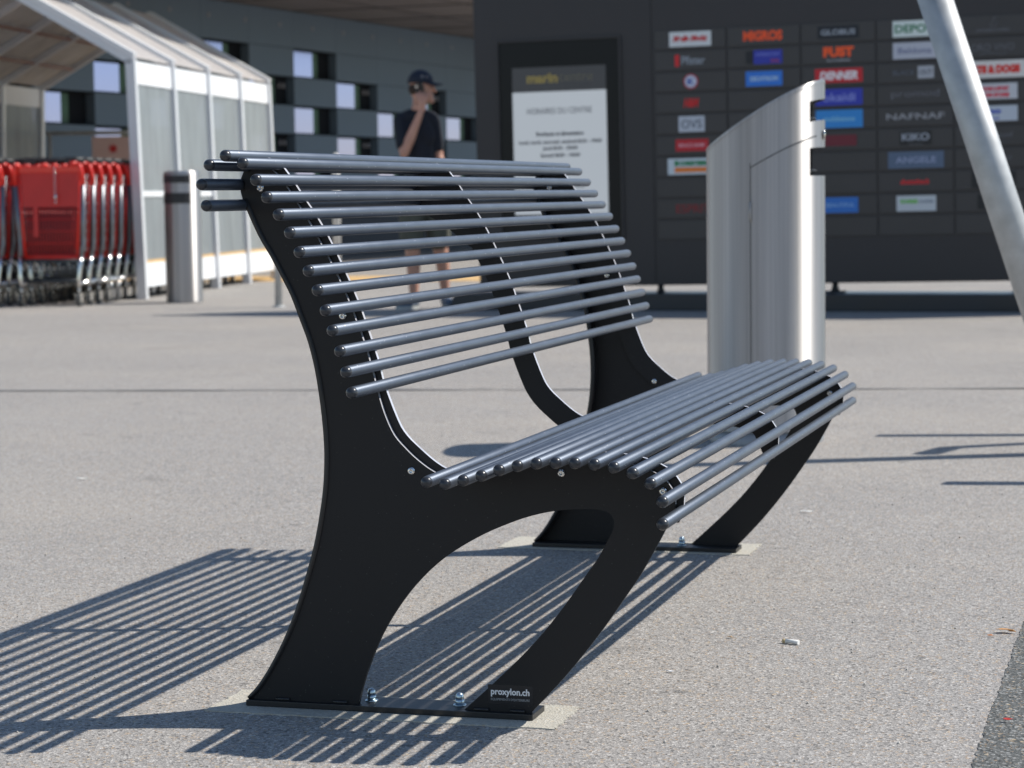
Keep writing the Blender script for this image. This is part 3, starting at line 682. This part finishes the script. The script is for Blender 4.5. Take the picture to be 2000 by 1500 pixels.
# local y along the shelter (away), x to the right; right wall at x=0, left wall at x=-2.45
BAY = 1.13; NB = 4; WD = 2.42; HW = 2.0; AP = 2.70
def sxa(x, z): return x+(.055*(1-z/HW) if x > -1 else -.055*(1-z/HW))
for i in range(NB+1):
    y = i*BAY; bm = BM()
    def bar(a, b, hw=.040, hd=.035):
        a = Vector(a); b = Vector(b); d = (b-a).normalized(); s = Vector((0, 1, 0)); t_ = d.cross(s).normalized()
        vs_ = [bm.verts.new(p+s*u*hd+t_*v*hw) for p in (a, b) for u, v in ((-1, -1), (1, -1), (1, 1), (-1, 1))]
        for q in ((0, 1, 2, 3), (4, 5, 6, 7), (0, 1, 5, 4), (1, 2, 6, 5), (2, 3, 7, 6), (3, 0, 4, 7)): bm.faces.new([vs_[k] for k in q])
    bar((sxa(0, 0), y, .0), (0, y, HW)); bar((sxa(-WD, 0), y, 0), (-WD, y, HW)); bar((.02, y, HW-.01), (-WD/2, y, AP)); bar((-WD-.02, y, HW-.01), (-WD/2, y, AP))
    build('arch_frame', bm, M['alu'], SH)
    # raised glazing cap above the roof
    bm = BM(); bar((.035, y, HW+.035), (-WD/2, y, AP+.045), .018, .045); bar((-WD-.035, y, HW+.035), (-WD/2, y, AP+.045), .018, .045); build('glazing_cap', bm, M['white'], SH)
for side, X in (('r', 0), ('l', -WD)):
    for i in range(NB):
        y0, y1 = i*BAY+.032, (i+1)*BAY-.032
        def slab(z0, z1, th_, dx=0):
            bm = BM(); c = [(sxa(X, z0)+dx, z0), (sxa(X, z1)+dx, z1)]
            v = [bm.verts.new((x+s*th_/2, y, z)) for (x, z) in c for s in (-1, 1) for y in (y0, y1)]
            bmesh.ops.convex_hull(bm, input=v); return bm
        build('side_panel', slab(.32, HW-.2, .010), M['poly'], SH)
        build('fascia', slab(HW-.2, HW-.01, .03), M['white'], SH)
        build('kick_plate', slab(.10, .30, .03), M['white'], SH)
        build('warning_stripe', slab(.301, .325, .014), M['orange_paving'], SH)
        if i < 2: build('mid_rail', slab(.86, .905, .03), M['white'], SH)
for i in range(NB):
    for sgn in (0, 1):
        y0, y1 = i*BAY+.032, (i+1)*BAY-.032
        xa, xb = (0, -WD/2) if sgn == 0 else (-WD, -WD/2)
        bm = BM(); v = [bm.verts.new((x, y, z+dz)) for x, z in ((xa, HW+.02), (xb, AP+.02)) for y in (y0, y1) for dz in (0, .012)]
        bmesh.ops.convex_hull(bm, input=v); build('roof_panel', bm, M['roofpoly'], SH)
bm = BM()
for f in (.3, .62): 
    for sgn in (0, 1):
        x = -WD/2*f if sgn == 0 else -WD+WD/2*f; z = HW+(AP-HW)*f
        box(bm, x-.012, x+.012, 0, NB*BAY, z-.035, z-.012)
build('purlin', bm, mat('purlin_brown', (.28, .14, .11, 1), .6), SH)

# ================================================================ trolleys
M['red'] = mat('red_plastic', (.80, .030, .018, 1), .35, 0, var=.08, vscale=4, spec=.5, coat=.2)
M['redflap'] = mat('red_flap', (.55, .022, .020, 1), .45, 0, var=.10, vscale=5)
M['wire'] = mat('grey_wire', (.20, .20, .215, 1), .35, .8)
M['dwire'] = mat('dark_wire', (.05, .055, .06, 1), .4, .5)
M['wheel'] = mat('castor_rubber', (.05, .05, .05, 1), .6)
def make_cart():
    t = empty('shopping_trolley', (0, 0, 0)); t.scale = (1, 1, 1.06)
    W0, W1 = .255, .215
    # rear flap: frame, upper solid, lower grille; front towards -y
    def zx(z): return W1+(W0-W1)*(z-.36)/.66
    bm = BM(); v = [bm.verts.new((s*zx(z)*.94, y, z)) for z in (.74, 1.0) for s in (-1, 1) for y in (.0, .012)]; bmesh.ops.convex_hull(bm, input=v)
    build('upper_flap', bm, M['redflap'], t)
    bm = BM()
    for i in range(17):
        u = -1+2*i/16; tube(bm, (u*zx(.38)*.88, .004, .38), (u*zx(.74)*.90, .004, .74), .0042, seg=6)
    for z in (.38, .47, .56, .65): tube(bm, (-zx(z)*.9, .004, z), (zx(z)*.9, .004, z), .004, seg=6)
    v = [bm.verts.new((s*.02-.12+(z-.5)*.0, y, z)) for z in (.52, .74) for s in (-1, 1) for y in (-.003, .006)]; bmesh.ops.convex_hull(bm, input=v)
    build('flap_grille', bm, M['redflap'], t)
    bm = BM(); v = [bm.verts.new((s*zx(z)*.88, y, z)) for z in (.385, .735) for s in (-1, 1) for y in (.016, .020)]; bmesh.ops.convex_hull(bm, input=v)
    build('inner_panel', bm, mat('dark_red_inner', (.10, .012, .016, 1), .6), t)
    bm = BM()
    for s in (-1, 1): tube(bm, (s*zx(.36), 0, .36), (s*zx(1.02), 0, 1.02), .011, seg=8)
    tube(bm, (-W1, 0, .365), (W1, 0, .365), .012, seg=8); box(bm, -W0, W0, -.014, .014, .995, 1.045, .008)
    tube(bm, (-.045, 0, 1.04), (-.045, 0, 1.065), .03, seg=12); tube(bm, (.20, -.005, 1.04), (.20, -.005, 1.075), .032, seg=12)
    build('basket_rim', bm, M['red'], t)
    for s in (-1, 1):
        bm = BM(); path(bm, [(s*.235, -.02, 1.055), (s*.262, -.035, 1.045), (s*.275, -.03, 1.0), (s*.278, -.01, .90)], .017, 10)
        build('handle_bracket', bm, M['red'], t)
    bm = BM(); tube(bm, (-.27, .05, 1.085), (.27, .05, 1.085), .020, seg=10)
    for s in (-1, 1): box(bm, s*.17-.05, s*.17+.05, .02, .09, 1.06, 1.11, .01)
    build('handle', bm, M['black'], t)
    for s in (-1, 1):
        bm = BM()
        for i in range(9):
            y = .02+i*.09; tube(bm, (s*(W0+.012-.004*i), y, .98-.008*i), (s*(W1+.012-.004*i), y, .40+.004*i), .0035, seg=5)
        for z in np.linspace(.42, .97, 9): tube(bm, (s*(zx(z)+.012), 0, z), (s*(zx(z)-.02), .76, z), .0028, seg=5)
        build('side_grille', bm, M['wire'], t)
        bm = BM(); path(bm, [(s*.278, -.01, .90), (s*.262, .012, .55), (s*.258, .02, .46), (s*.252, -.02, .36)], .0185, 10)
        build('upright', bm, M['wire'], t)
        bm = BM(); path(bm, [(s*.252, -.02, .37), (s*.247, -.04, .30), (s*.24, -.05, .20), (s*.238, -.05, .13)], [.018, .017, .015, .013], 10); tube(bm, (s*.24, -.05, .17), (s*.235, .75, .20), .012, seg=8)
        build('leg', bm, M['chrome'], t)
        for y in (-.05, .74):
            bm = BM(); x = s*.238
            tube(bm, (x, y, .09), (x, y, .15), .012, seg=8); box(bm, x-.022, x-.016, y-.03, y+.03, .035, .10); box(bm, x+.016, x+.022, y-.03, y+.03, .035, .10)
            fk = build('castor', bm, M['chrome'], t)
            bm = BM(); tube(bm, (x-.013, y, .0505), (x+.013, y, .0505), .05, seg=18); tube(bm, (x-.015, y, .0505), (x+.015, y, .0505), .03, seg=14); build('wheel', bm, M['wheel'], fk)
    bm = BM(); tube(bm, (-W1*.72, .78, .45), (W1*.72, .78, .45), .008); tube(bm, (-W0*.8, .78, .93), (W0*.8, .78, .93), .008)
    for i in range(9): u = -1+i/4; tube(bm, (u*W1*.7, .78, .45), (u*W0*.78, .78, .93), .0035, seg=5)
    for i in range(9): u = -1+i/4; tube(bm, (u*W1*.9, 0, .40), (u*W1*.7, .78, .44), .0035, seg=5)
    build('basket_mesh', bm, M['dwire'], t)
    bm = BM()
    for i in range(10):
        u = -1+2*i/9; tube(bm, (u*.21, -.03, .335), (u*.15+.09, .02, .20), .006, seg=6)
    tube(bm, (-.23, .0, .19), (.23, .0, .19), .014, seg=8); tube(bm, (-.22, -.03, .34), (.22, -.03, .34), .012, seg=8)
    for i in range(6): u = -1+2*i/5; tube(bm, (u*.2, 0, .19), (u*.16, .74, .21), .005, seg=5)
    build('lower_rack', bm, M['dwire'], t)
    bm = BM()
    for i in range(11):
        z = 1.035-i*.019; tube(bm, (.055, -.03, z), (.055+.004*(-1)**i, -.03, z-.015), .005, seg=6)
    tube(bm, (.058, -.032, .83), (.058, -.032, .80), .014, seg=10); tube(bm, (.058, -.03, .79), (.058, -.03, .765), .006, seg=6)
    build('coin_chain', bm, M['chrome'], t)
    return t
proto = make_cart()
def copy_tree(o, parent=None):
    c = o.copy(); COL.objects.link(c); c.parent = parent
    for ch in [x for x in o.children]: copy_tree(ch, c)
    return c
sx_ = Vector((sv.y, -sv.x, 0))
C0 = Vector((-8.52, 13.25, 0)); first = True
ords = ['first', 'second', 'third', 'fourth', 'fifth', 'sixth', 'seventh', 'eighth', 'ninth', 'tenth', 'eleventh', 'twelfth', 'thirteenth', 'fourteenth', 'fifteenth', 'sixteenth', 'seventeenth']
rowspec = [(0, 0.0, 17, 'row beside the glazed side wall'), (-.655, -.02, 5, 'row cut by the left edge')]
for dx, dy, n, nm in rowspec:
    for i in range(n):
        p = C0+sx_*dx+sv*(dy+i*.235)
        o = proto if first else copy_tree(proto); first = False
        o.location = p; o.rotation_euler = (0, 0, sa-math.pi/2+random.uniform(-.012, .012))
        lab = ('frontmost red trolley with dangling coin chain in the '+nm) if i == 0 else ('%s nested red shopping trolley from the front in the %s' % (ords[i], nm))
        tag(o, lab, 'shopping trolley', 'red shopping trolleys nested in the shelter')

# ================================================================ small street furniture
def sbin():
    g = Vector((-7.69, 13.93, 0)); root = empty('ash_bin', g, R(16), label='slim round steel ash bin with two black slots beside the trolley shelter', cat='litter bin')
    bm = BM(); r = .148; lathe(bm, [(r*.96, 0), (r, .012), (r, 1.035), (r*.97, 1.052), (r*.8, 1.06), (.01, 1.062)], seg=40); build('body', bm, M['steel'], root)
    for z0, z1, nm in ((.965, 1.025, 'ash_slot'), (.80, .885, 'litter_slot')):
        bm = BM(); A = []
        for k in range(15):
            a = R(-175)+R(118)*k/14; A.append([bm.verts.new(((r+.003)*math.cos(a), (r+.003)*math.sin(a), z)) for z in (z0, z1)]+[bm.verts.new(((r-.01)*math.cos(a), (r-.01)*math.sin(a), z)) for z in (z0, z1)])
        for p, q in zip(A, A[1:]):
            for u, v in ((0, 1), (1, 3), (3, 2), (2, 0)): bm.faces.new((p[u], q[u], q[v], p[v]))
        for p in (A[0], A[-1]): bm.faces.new((p[0], p[1], p[3], p[2]))
        build(nm, bm, M['black'], root)
sbin()
root = empty('steel_bollard', (-6.58, 13.19, 0), label='thin round steel bollard standing just left of the bench back', cat='bollard')
bm = BM(); lathe(bm, [(.028, 0), (.028, .90), (.024, .915), (.01, .92)], seg=20); build('post', bm, M['galv'], root)
bm = BM(); lathe(bm, [(.05, 0), (.05, .008), (.03, .012)], seg=20); build('base_ring', bm, M['galv'], root)
root = empty('white_bollard', (-7.62, 17.3, 0), label='white round-topped post in front of the checkered building, left of the man', cat='bollard')
bm = BM(); lathe(bm, [(.036, 0), (.036, 1.20), (.030, 1.235), (.012, 1.25)], seg=20); build('post', bm, mat('pale_post', (.62, .60, .56, 1), .5), root)
bm = BM(); lathe(bm, [(.06, 0), (.06, .01), (.038, .015)], seg=20); build('base_ring', bm, M['galv'], root)
# rail and pink board behind the trolleys
root = empty('notice_board', (-10.9, 18.62, 0), R(15), label='pale pink notice board with a red leaf, hung on a steel rail behind the trolleys', cat='notice board')
bm = BM(); tube(bm, (-.38, 0, 1.53), (1.1, 0, 1.53), .022, seg=12)
for x in (-.34, .95): tube(bm, (x, 0, 0), (x, 0, 1.55), .022, seg=12)
build('rail', bm, M['galv'], root)
bm = BM(); box(bm, .10, .90, -.012, .012, 1.05, 1.49, .004); pbd = build('panel', bm, mat('pink_board', (.80, .55, .50, 1), .6, var=.1, vscale=2), root)
bm = BM(); pts = []
for k in range(22):
    a = 2*math.pi*k/22; r = .055*(1 if k % 2 == 0 else .55)*(1.1 if math.sin(a) > 0 else .9); pts.append((.32+r*math.cos(a), 1.36+r*math.sin(a)))
prism_xz(bm, pts, -.0155, -.0125); build('leaf_emblem', bm, mat('leaf_red', (.65, .03, .03, 1), .5), pbd)

# ================================================================ man on the phone
pr_ = empty('man', (-5.335, 12.96, 0), R(16), label='man in navy cap and black t-shirt standing with a phone at his ear', cat='person')
skin = mat('skin', (.52, .27, .19, 1), .5, var=.08, vscale=12); skin.node_tree.nodes['Principled BSDF'].inputs['Subsurface Weight'].default_value = .08
navy = mat('navy_cotton', (.012, .014, .022, 1), .9, var=.15, vscale=9, bump=.3, bscale=60)
capm = mat('cap_navy', (.008, .012, .026, 1), .7); short = mat('olive_shorts', (.085, .085, .065, 1), .9, var=.15, vscale=10); shoe = mat('shoe_grey_blue', (.10, .13, .18, 1), .7); sole = mat('pale_sole', (.45, .46, .45, 1), .6)
def caps(bm, pts):
    """chain of tapered rounded limbs through (point, radius)"""
    for (a, ra), (b, rb) in zip(pts, pts[1:]):
        a, b = Vector(a), Vector(b); n = max(2, int((b-a).length/.02))
        tube(bm, a, b, ra, rb, seg=14)
    for a, ra in pts:
        r_ = bmesh.ops.create_icosphere(bm, subdivisions=2, radius=ra); bmesh.ops.translate(bm, vec=Vector(a), verts=r_['verts'])
def ell(bm, c, r, rot=0):
    r_ = bmesh.ops.create_icosphere(bm, subdivisions=3, radius=1); bmesh.ops.scale(bm, vec=r, verts=r_['verts'])
    bmesh.ops.rotate(bm, cent=(0, 0, 0), matrix=Matrix.Rotation(rot, 3, 'Z'), verts=r_['verts']); bmesh.ops.translate(bm, vec=c, verts=r_['verts'])
def remesh(name, bm, vox, m, parent, sm=6, **k):
    o = build(name, bm, m, parent, **k); md = o.modifiers.new('r', 'REMESH'); md.mode = 'VOXEL'; md.voxel_size = vox; md.use_smooth_shade = True
    m2 = o.modifiers.new('s', 'SMOOTH'); m2.factor = .5; m2.iterations = sm
    bpy.context.view_layer.update(); me = bpy.data.meshes.new_from_object(o.evaluated_get(bpy.context.evaluated_depsgraph_get()))
    o.modifiers.clear(); o.data = me; me.name = name
    for p in me.polygons: p.use_smooth = True
    return o
bm = BM()
HC = Vector((.01, -.01, 1.625))
ell(bm, HC+Vector((-.005, 0, .01)), (.093, .074, .108)); ell(bm, HC+Vector((.030, 0, -.055)), (.062, .056, .060))      # skull, jaw
ell(bm, HC+Vector((.078, 0, -.090)), (.022, .026, .020)); caps(bm, [(HC+Vector((.088, 0, .012)), .011), (HC+Vector((.107, 0, -.022)), .014)])   # chin, nose
caps(bm, [(HC+Vector((.083, -.012, -.056)), .010), (HC+Vector((.083, .012, -.056)), .010)])                             # mouth
ell(bm, HC+Vector((-.012, -.074, -.012)), (.020, .010, .030)); ell(bm, HC+Vector((-.012, .074, -.012)), (.020, .010, .030))
caps(bm, [((-.03, .0, 1.43), .062), ((-.01, 0, 1.50), .053), ((-.005, 0, 1.58), .055)])
caps(bm, [((-.025, .01, 1.39), .095), ((-.02, .01, 1.2), .108), ((0, 0, 1.02), .11), ((0, 0, .93), .12)])
caps(bm, [((-.140, 0, 1.40), .052), ((.082, .03, 1.40), .052)])
RS, RE, RW = (-.155, -.02, 1.385), (-.128, -.17, 1.150), (.002, -.150, 1.438)
caps(bm, [(RS, .050), (RE, .038), (Vector(RE).lerp(Vector(RW), .35), .041), (RW, .026)])
PALM = Vector((.014, -.140, 1.488)); ell(bm, PALM, (.034, .020, .050))
for k, (dx, ln, cu_) in enumerate(((-.030, .070, .0), (-.010, .082, .004), (.011, .078, .008), (.031, .062, .012))):
    p0 = PALM+Vector((dx, -.004, .035)); p1 = p0+Vector((dx*.25, .006, ln*.45)); p2 = p1+Vector((dx*.15, .018, ln*.35)); p3 = p2+Vector((0, .018, ln*.15))
    caps(bm, [(p0, .0115), (p1, .0105), (p2, .0095), (p3, .0085)])
caps(bm, [(PALM+Vector((-.028, .005, -.02)), .014), (PALM+Vector((-.050, .02, .015)), .0125), (PALM+Vector((-.045, .04, .05)), .0105)])
LS, LE, LW = (.092, .04, 1.385), (.135, .05, 1.13), (.175, -.05, .90)
caps(bm, [(LS, .050), (LE, .038), (Vector(LE).lerp(Vector(LW), .3), .040), (LW, .026)])
LP = Vector((.181, -.075, .845)); ell(bm, LP, (.020, .034, .046))
for k, (dy, ln) in enumerate(((-.028, .066), (-.010, .078), (.009, .074), (.027, .060))):
    p0 = LP+Vector((0, dy, -.035)); p1 = p0+Vector((-.004, dy*.1, -ln*.5)); p2 = p1+Vector((-.016, 0, -ln*.3)); p3 = p2+Vector((-.012, 0, -ln*.12))
    caps(bm, [(p0, .0112), (p1, .0102), (p2, .0092), (p3, .0082)])
caps(bm, [(LP+Vector((-.005, -.028, .01)), .013), (LP+Vector((-.018, -.050, -.02)), .0115), (LP+Vector((-.024, -.052, -.045)), .010)])
legs = [((-.085, 0, .90), (-.085, -.02, .50), (-.078, .01, .32), (-.075, .015, .10)), ((.085, .05, .90), (.130, .08, .50), (.155, .12, .32), (.170, .14, .12))]
for h, kn, cf, an in legs: caps(bm, [(h, .095), (kn, .060), (cf, .057), (an, .036)])
feet = [(Vector((-.075, .03, .045)), Vector((-.185, -.10, .035))), (Vector((.170, .16, .05)), Vector((.200, .0, .035)))]
for a, b in feet: caps(bm, [(a, .036), (b, .028)])
bmesh.ops.translate(bm, vec=(0, 0, 0), verts=bm.verts)
remesh('body', bm, .0055, skin, pr_, 3)
bm = BM()
caps(bm, [((-.025, .01, 1.38), .112), ((-.020, .01, 1.2), .122), ((-.005, 0, 1.02), .128), ((0, 0, .91), .140)]); caps(bm, [((-.135, 0, 1.395), .066), ((.078, .03, 1.395), .066)]); caps(bm, [((-.09, -.01, 1.40), .076), ((.045, .02, 1.40), .074)])
caps(bm, [(RS, .066), (Vector(RS).lerp(Vector(RE), .72), .062)]); caps(bm, [(LS, .064), (Vector(LS).lerp(Vector(LE), .72), .058)])
ell(bm, (-.07, -.07, 1.28), (.08, .06, .10)); ell(bm, (.03, -.05, 1.28), (.08, .06, .10))
remesh('t_shirt', bm, .009, navy, pr_, 5)
bm = BM(); caps(bm, [((0, 0, .95), .142), ((0, 0, .88), .150)])
for h, kn, cf, an in legs: caps(bm, [(h, .112), (Vector(h).lerp(Vector(kn), .95), .098)])
remesh('shorts', bm, .009, short, pr_, 5)
for a, b in feet:
    bm = BM(); caps(bm, [(a+Vector((0, 0, .01)), .046), (a.lerp(b, .5)+Vector((0, 0, .008)), .046), (b+Vector((0, 0, .004)), .036)]); s_ = remesh('shoe', bm, .008, shoe, pr_, 4)
    bm = BM(); d = (b-a).normalized(); p = Vector((-d.y, d.x, 0)); P = []
    for k in range(20):
        t = 2*math.pi*k/20; c = a.lerp(b, .5); q = c+d*math.cos(t)*((b-a).length/2+.045)+p*math.sin(t)*.044; P.append(q)
    lo = [bm.verts.new((q.x, q.y, .001)) for q in P]; hi = [bm.verts.new((q.x, q.y, .024)) for q in P]
    for k in range(20): bm.faces.new((lo[k], lo[(k+1) % 20], hi[(k+1) % 20], hi[k]))
    bm.faces.new(hi); bm.faces.new(lo[::-1]); build('sole', bm, sole, s_)
bm = BM(); r_ = bmesh.ops.create_uvsphere(bm, u_segments=28, v_segments=16, radius=1); bmesh.ops.delete(bm, geom=[v for v in bm.verts if v.co.z < -.02], context='VERTS')
bmesh.ops.scale(bm, vec=(.106, .086, .100), verts=bm.verts); bmesh.ops.translate(bm, vec=HC+Vector((-.008, 0, .038)), verts=bm.verts)
cap = build('cap', bm, capm, pr_, smooth=2); md = cap.modifiers.new('s', 'SOLIDIFY'); md.thickness = .004
bm = BM(); top = []; bot = []
for k in range(13):
    a = R(-75+150*k/12); i_ = Vector((.097*math.cos(a)*1.0, .082*math.sin(a), .0)); o_ = Vector((.085+.095*math.cos(a*1.15), .080*math.sin(a), -.012-.012*abs(math.sin(a))))
    c = HC+Vector((-.008, 0, .040)); top.append((bm.verts.new(c+i_+Vector((0, 0, .004))), bm.verts.new(c+o_+Vector((0, 0, .004))))); bot.append((bm.verts.new(c+i_), bm.verts.new(c+o_)))
for L_ in (top, bot):
    for p, q in zip(L_, L_[1:]): bm.faces.new((p[0], p[1], q[1], q[0]))
for (p, q), (u, v) in zip(zip(top, top[1:]), zip(bot, bot[1:])): bm.faces.new((p[1], q[1], v[1], u[1]))
build('visor', bm, capm, cap, smooth=2)
bm = BM(); box(bm, .012, .026, -.088, -.084, 1.698, 1.716); box(bm, .042, .060, -.076, -.070, 1.688, 1.712); build('cap_emblem', bm, M['bracket'], cap)
bm = BM(); ell(bm, HC+Vector((-.030, 0, -.004)), (.077, .0775, .058)); build('hair', bm, mat('hair_brown', (.03, .018, .012, 1), .8), pr_, smooth=2)
for s in (-1, 1):
    bm = BM(); ell(bm, HC+Vector((.079, s*.030, .008)), (.009, .012, .008)); build('eye', bm, mat('eye_dark', (.03, .02, .02, 1), .3), pr_, smooth=2)
bm = BM(); box(bm, -.036, .036, -.005, .005, -.072, .072, .005); ph = build('mobile_phone', bm, mat('phone_black', (.012, .012, .014, 1), .2), None, label='black mobile phone held to the ear of the man in the cap', cat='phone')
pr_.scale = (.93, .95, 1.0); bpy.context.view_layer.update()
ph.matrix_world = pr_.matrix_basis @ Matrix.Translation((.004, -.104, 1.590)) @ Matrix.Rotation(R(-12), 4, 'Y') @ Matrix.Rotation(R(8), 4, 'X')
bm = BM(); lathe(bm, [(.010, -.0065), (.010, -.0045)], (-.02, 0, .05), axis='Y', seg=14); build('camera_lens', bm, M['chrome'], ph)

# ================================================================ litter on the asphalt
bm = BM(); path(bm, [(-.0125, 0, .0048), (-.002, .0006, .0052), (.014, -.001, .0046)], [.0042, .0040, .0044], 12)
o = build('cigarette_butt', bm, mat('cigarette_paper', (.80, .79, .76, 1), .7), None, label='crushed white cigarette butt lying on the asphalt right of the bench', cat='cigarette butt'); o.location = (-.635, .85, 0); o.rotation_euler = (0, 0, R(-16))
bm = BM(); tube(bm, (-.0185, 0, .0046), (-.0125, 0, .0048), .0040, seg=10); build('filter', bm, mat('filter_tan', (.55, .42, .22, 1), .8), o)
def leafy(name, loc, s, col, lab, cat):
    bm = BM(); n = 9; c = bm.verts.new((0, 0, .010*s/.02)); rg = []
    for k in range(n):
        a = 2*math.pi*k/n; r = s*(.6+.5*random.random())*(1.5 if abs(math.cos(a)) > .8 else 1); rg.append(bm.verts.new((r*math.cos(a), r*math.sin(a)*.6, .003+random.random()*.35*s)))
    for k in range(n): bm.faces.new((c, rg[k], rg[(k+1) % n]))
    o = build(name, bm, mat(name+'_colour', col, .7, var=.2, vscale=60), None, label=lab, cat=cat); md = o.modifiers.new('s', 'SOLIDIFY'); md.thickness = .0008; o.location = loc; return o
leafy('dry_leaf', (-.262, 1.045, 0), .017, (.62, .30, .09, 1), 'curled orange brown leaf at the seam of pale and dark asphalt', 'leaf')
leafy('leaf_scrap', (-.285, 1.00, 0), .006, (.55, .22, .08, 1), 'tiny orange leaf scrap just left of the curled leaf', 'leaf')
leafy('paper_scrap', (-.80, .55, 0), .006, (.8, .8, .8, 1), 'tiny white paper scrap on the asphalt near the bottom, right of the bench foot', 'paper scrap')
leafy('wood_chip', (-.755, .88, 0), .006, (.6, .42, .25, 1), 'small tan wood chip left of the cigarette butt', 'wood chip')
leafy('red_scrap', (-.205, .29, .004), .006, (.6, .05, .04, 1), 'tiny red scrap on the dark asphalt', 'scrap')
leafy('white_scrap', (-.88, 2.60, 0), .012, (.8, .79, .75, 1), 'small white scrap on the asphalt behind the bench seat', 'scrap')
leafy('pale_scrap', (-3.1, 2.9, 0), .014, (.75, .72, .66, 1), 'pale scrap lying on the asphalt left of the bench back', 'scrap')
# loose grit on the asphalt near the bench
bm = BM(); rng = random.Random(3)
for i in range(500):
    x = rng.uniform(-2.6, .3); y = rng.uniform(-.4, 3.2); s = rng.uniform(.0008, .0026); z = .0005
    if x > -.236: z = .0045
    r_ = bmesh.ops.create_icosphere(bm, subdivisions=1, radius=s); bmesh.ops.translate(bm, vec=(x, y, z+s*.4), verts=r_['verts'])
build('grit', bm, mat('grit_stone', (.45, .42, .38, 1), .9, var=.5, vscale=30), kind='stuff')
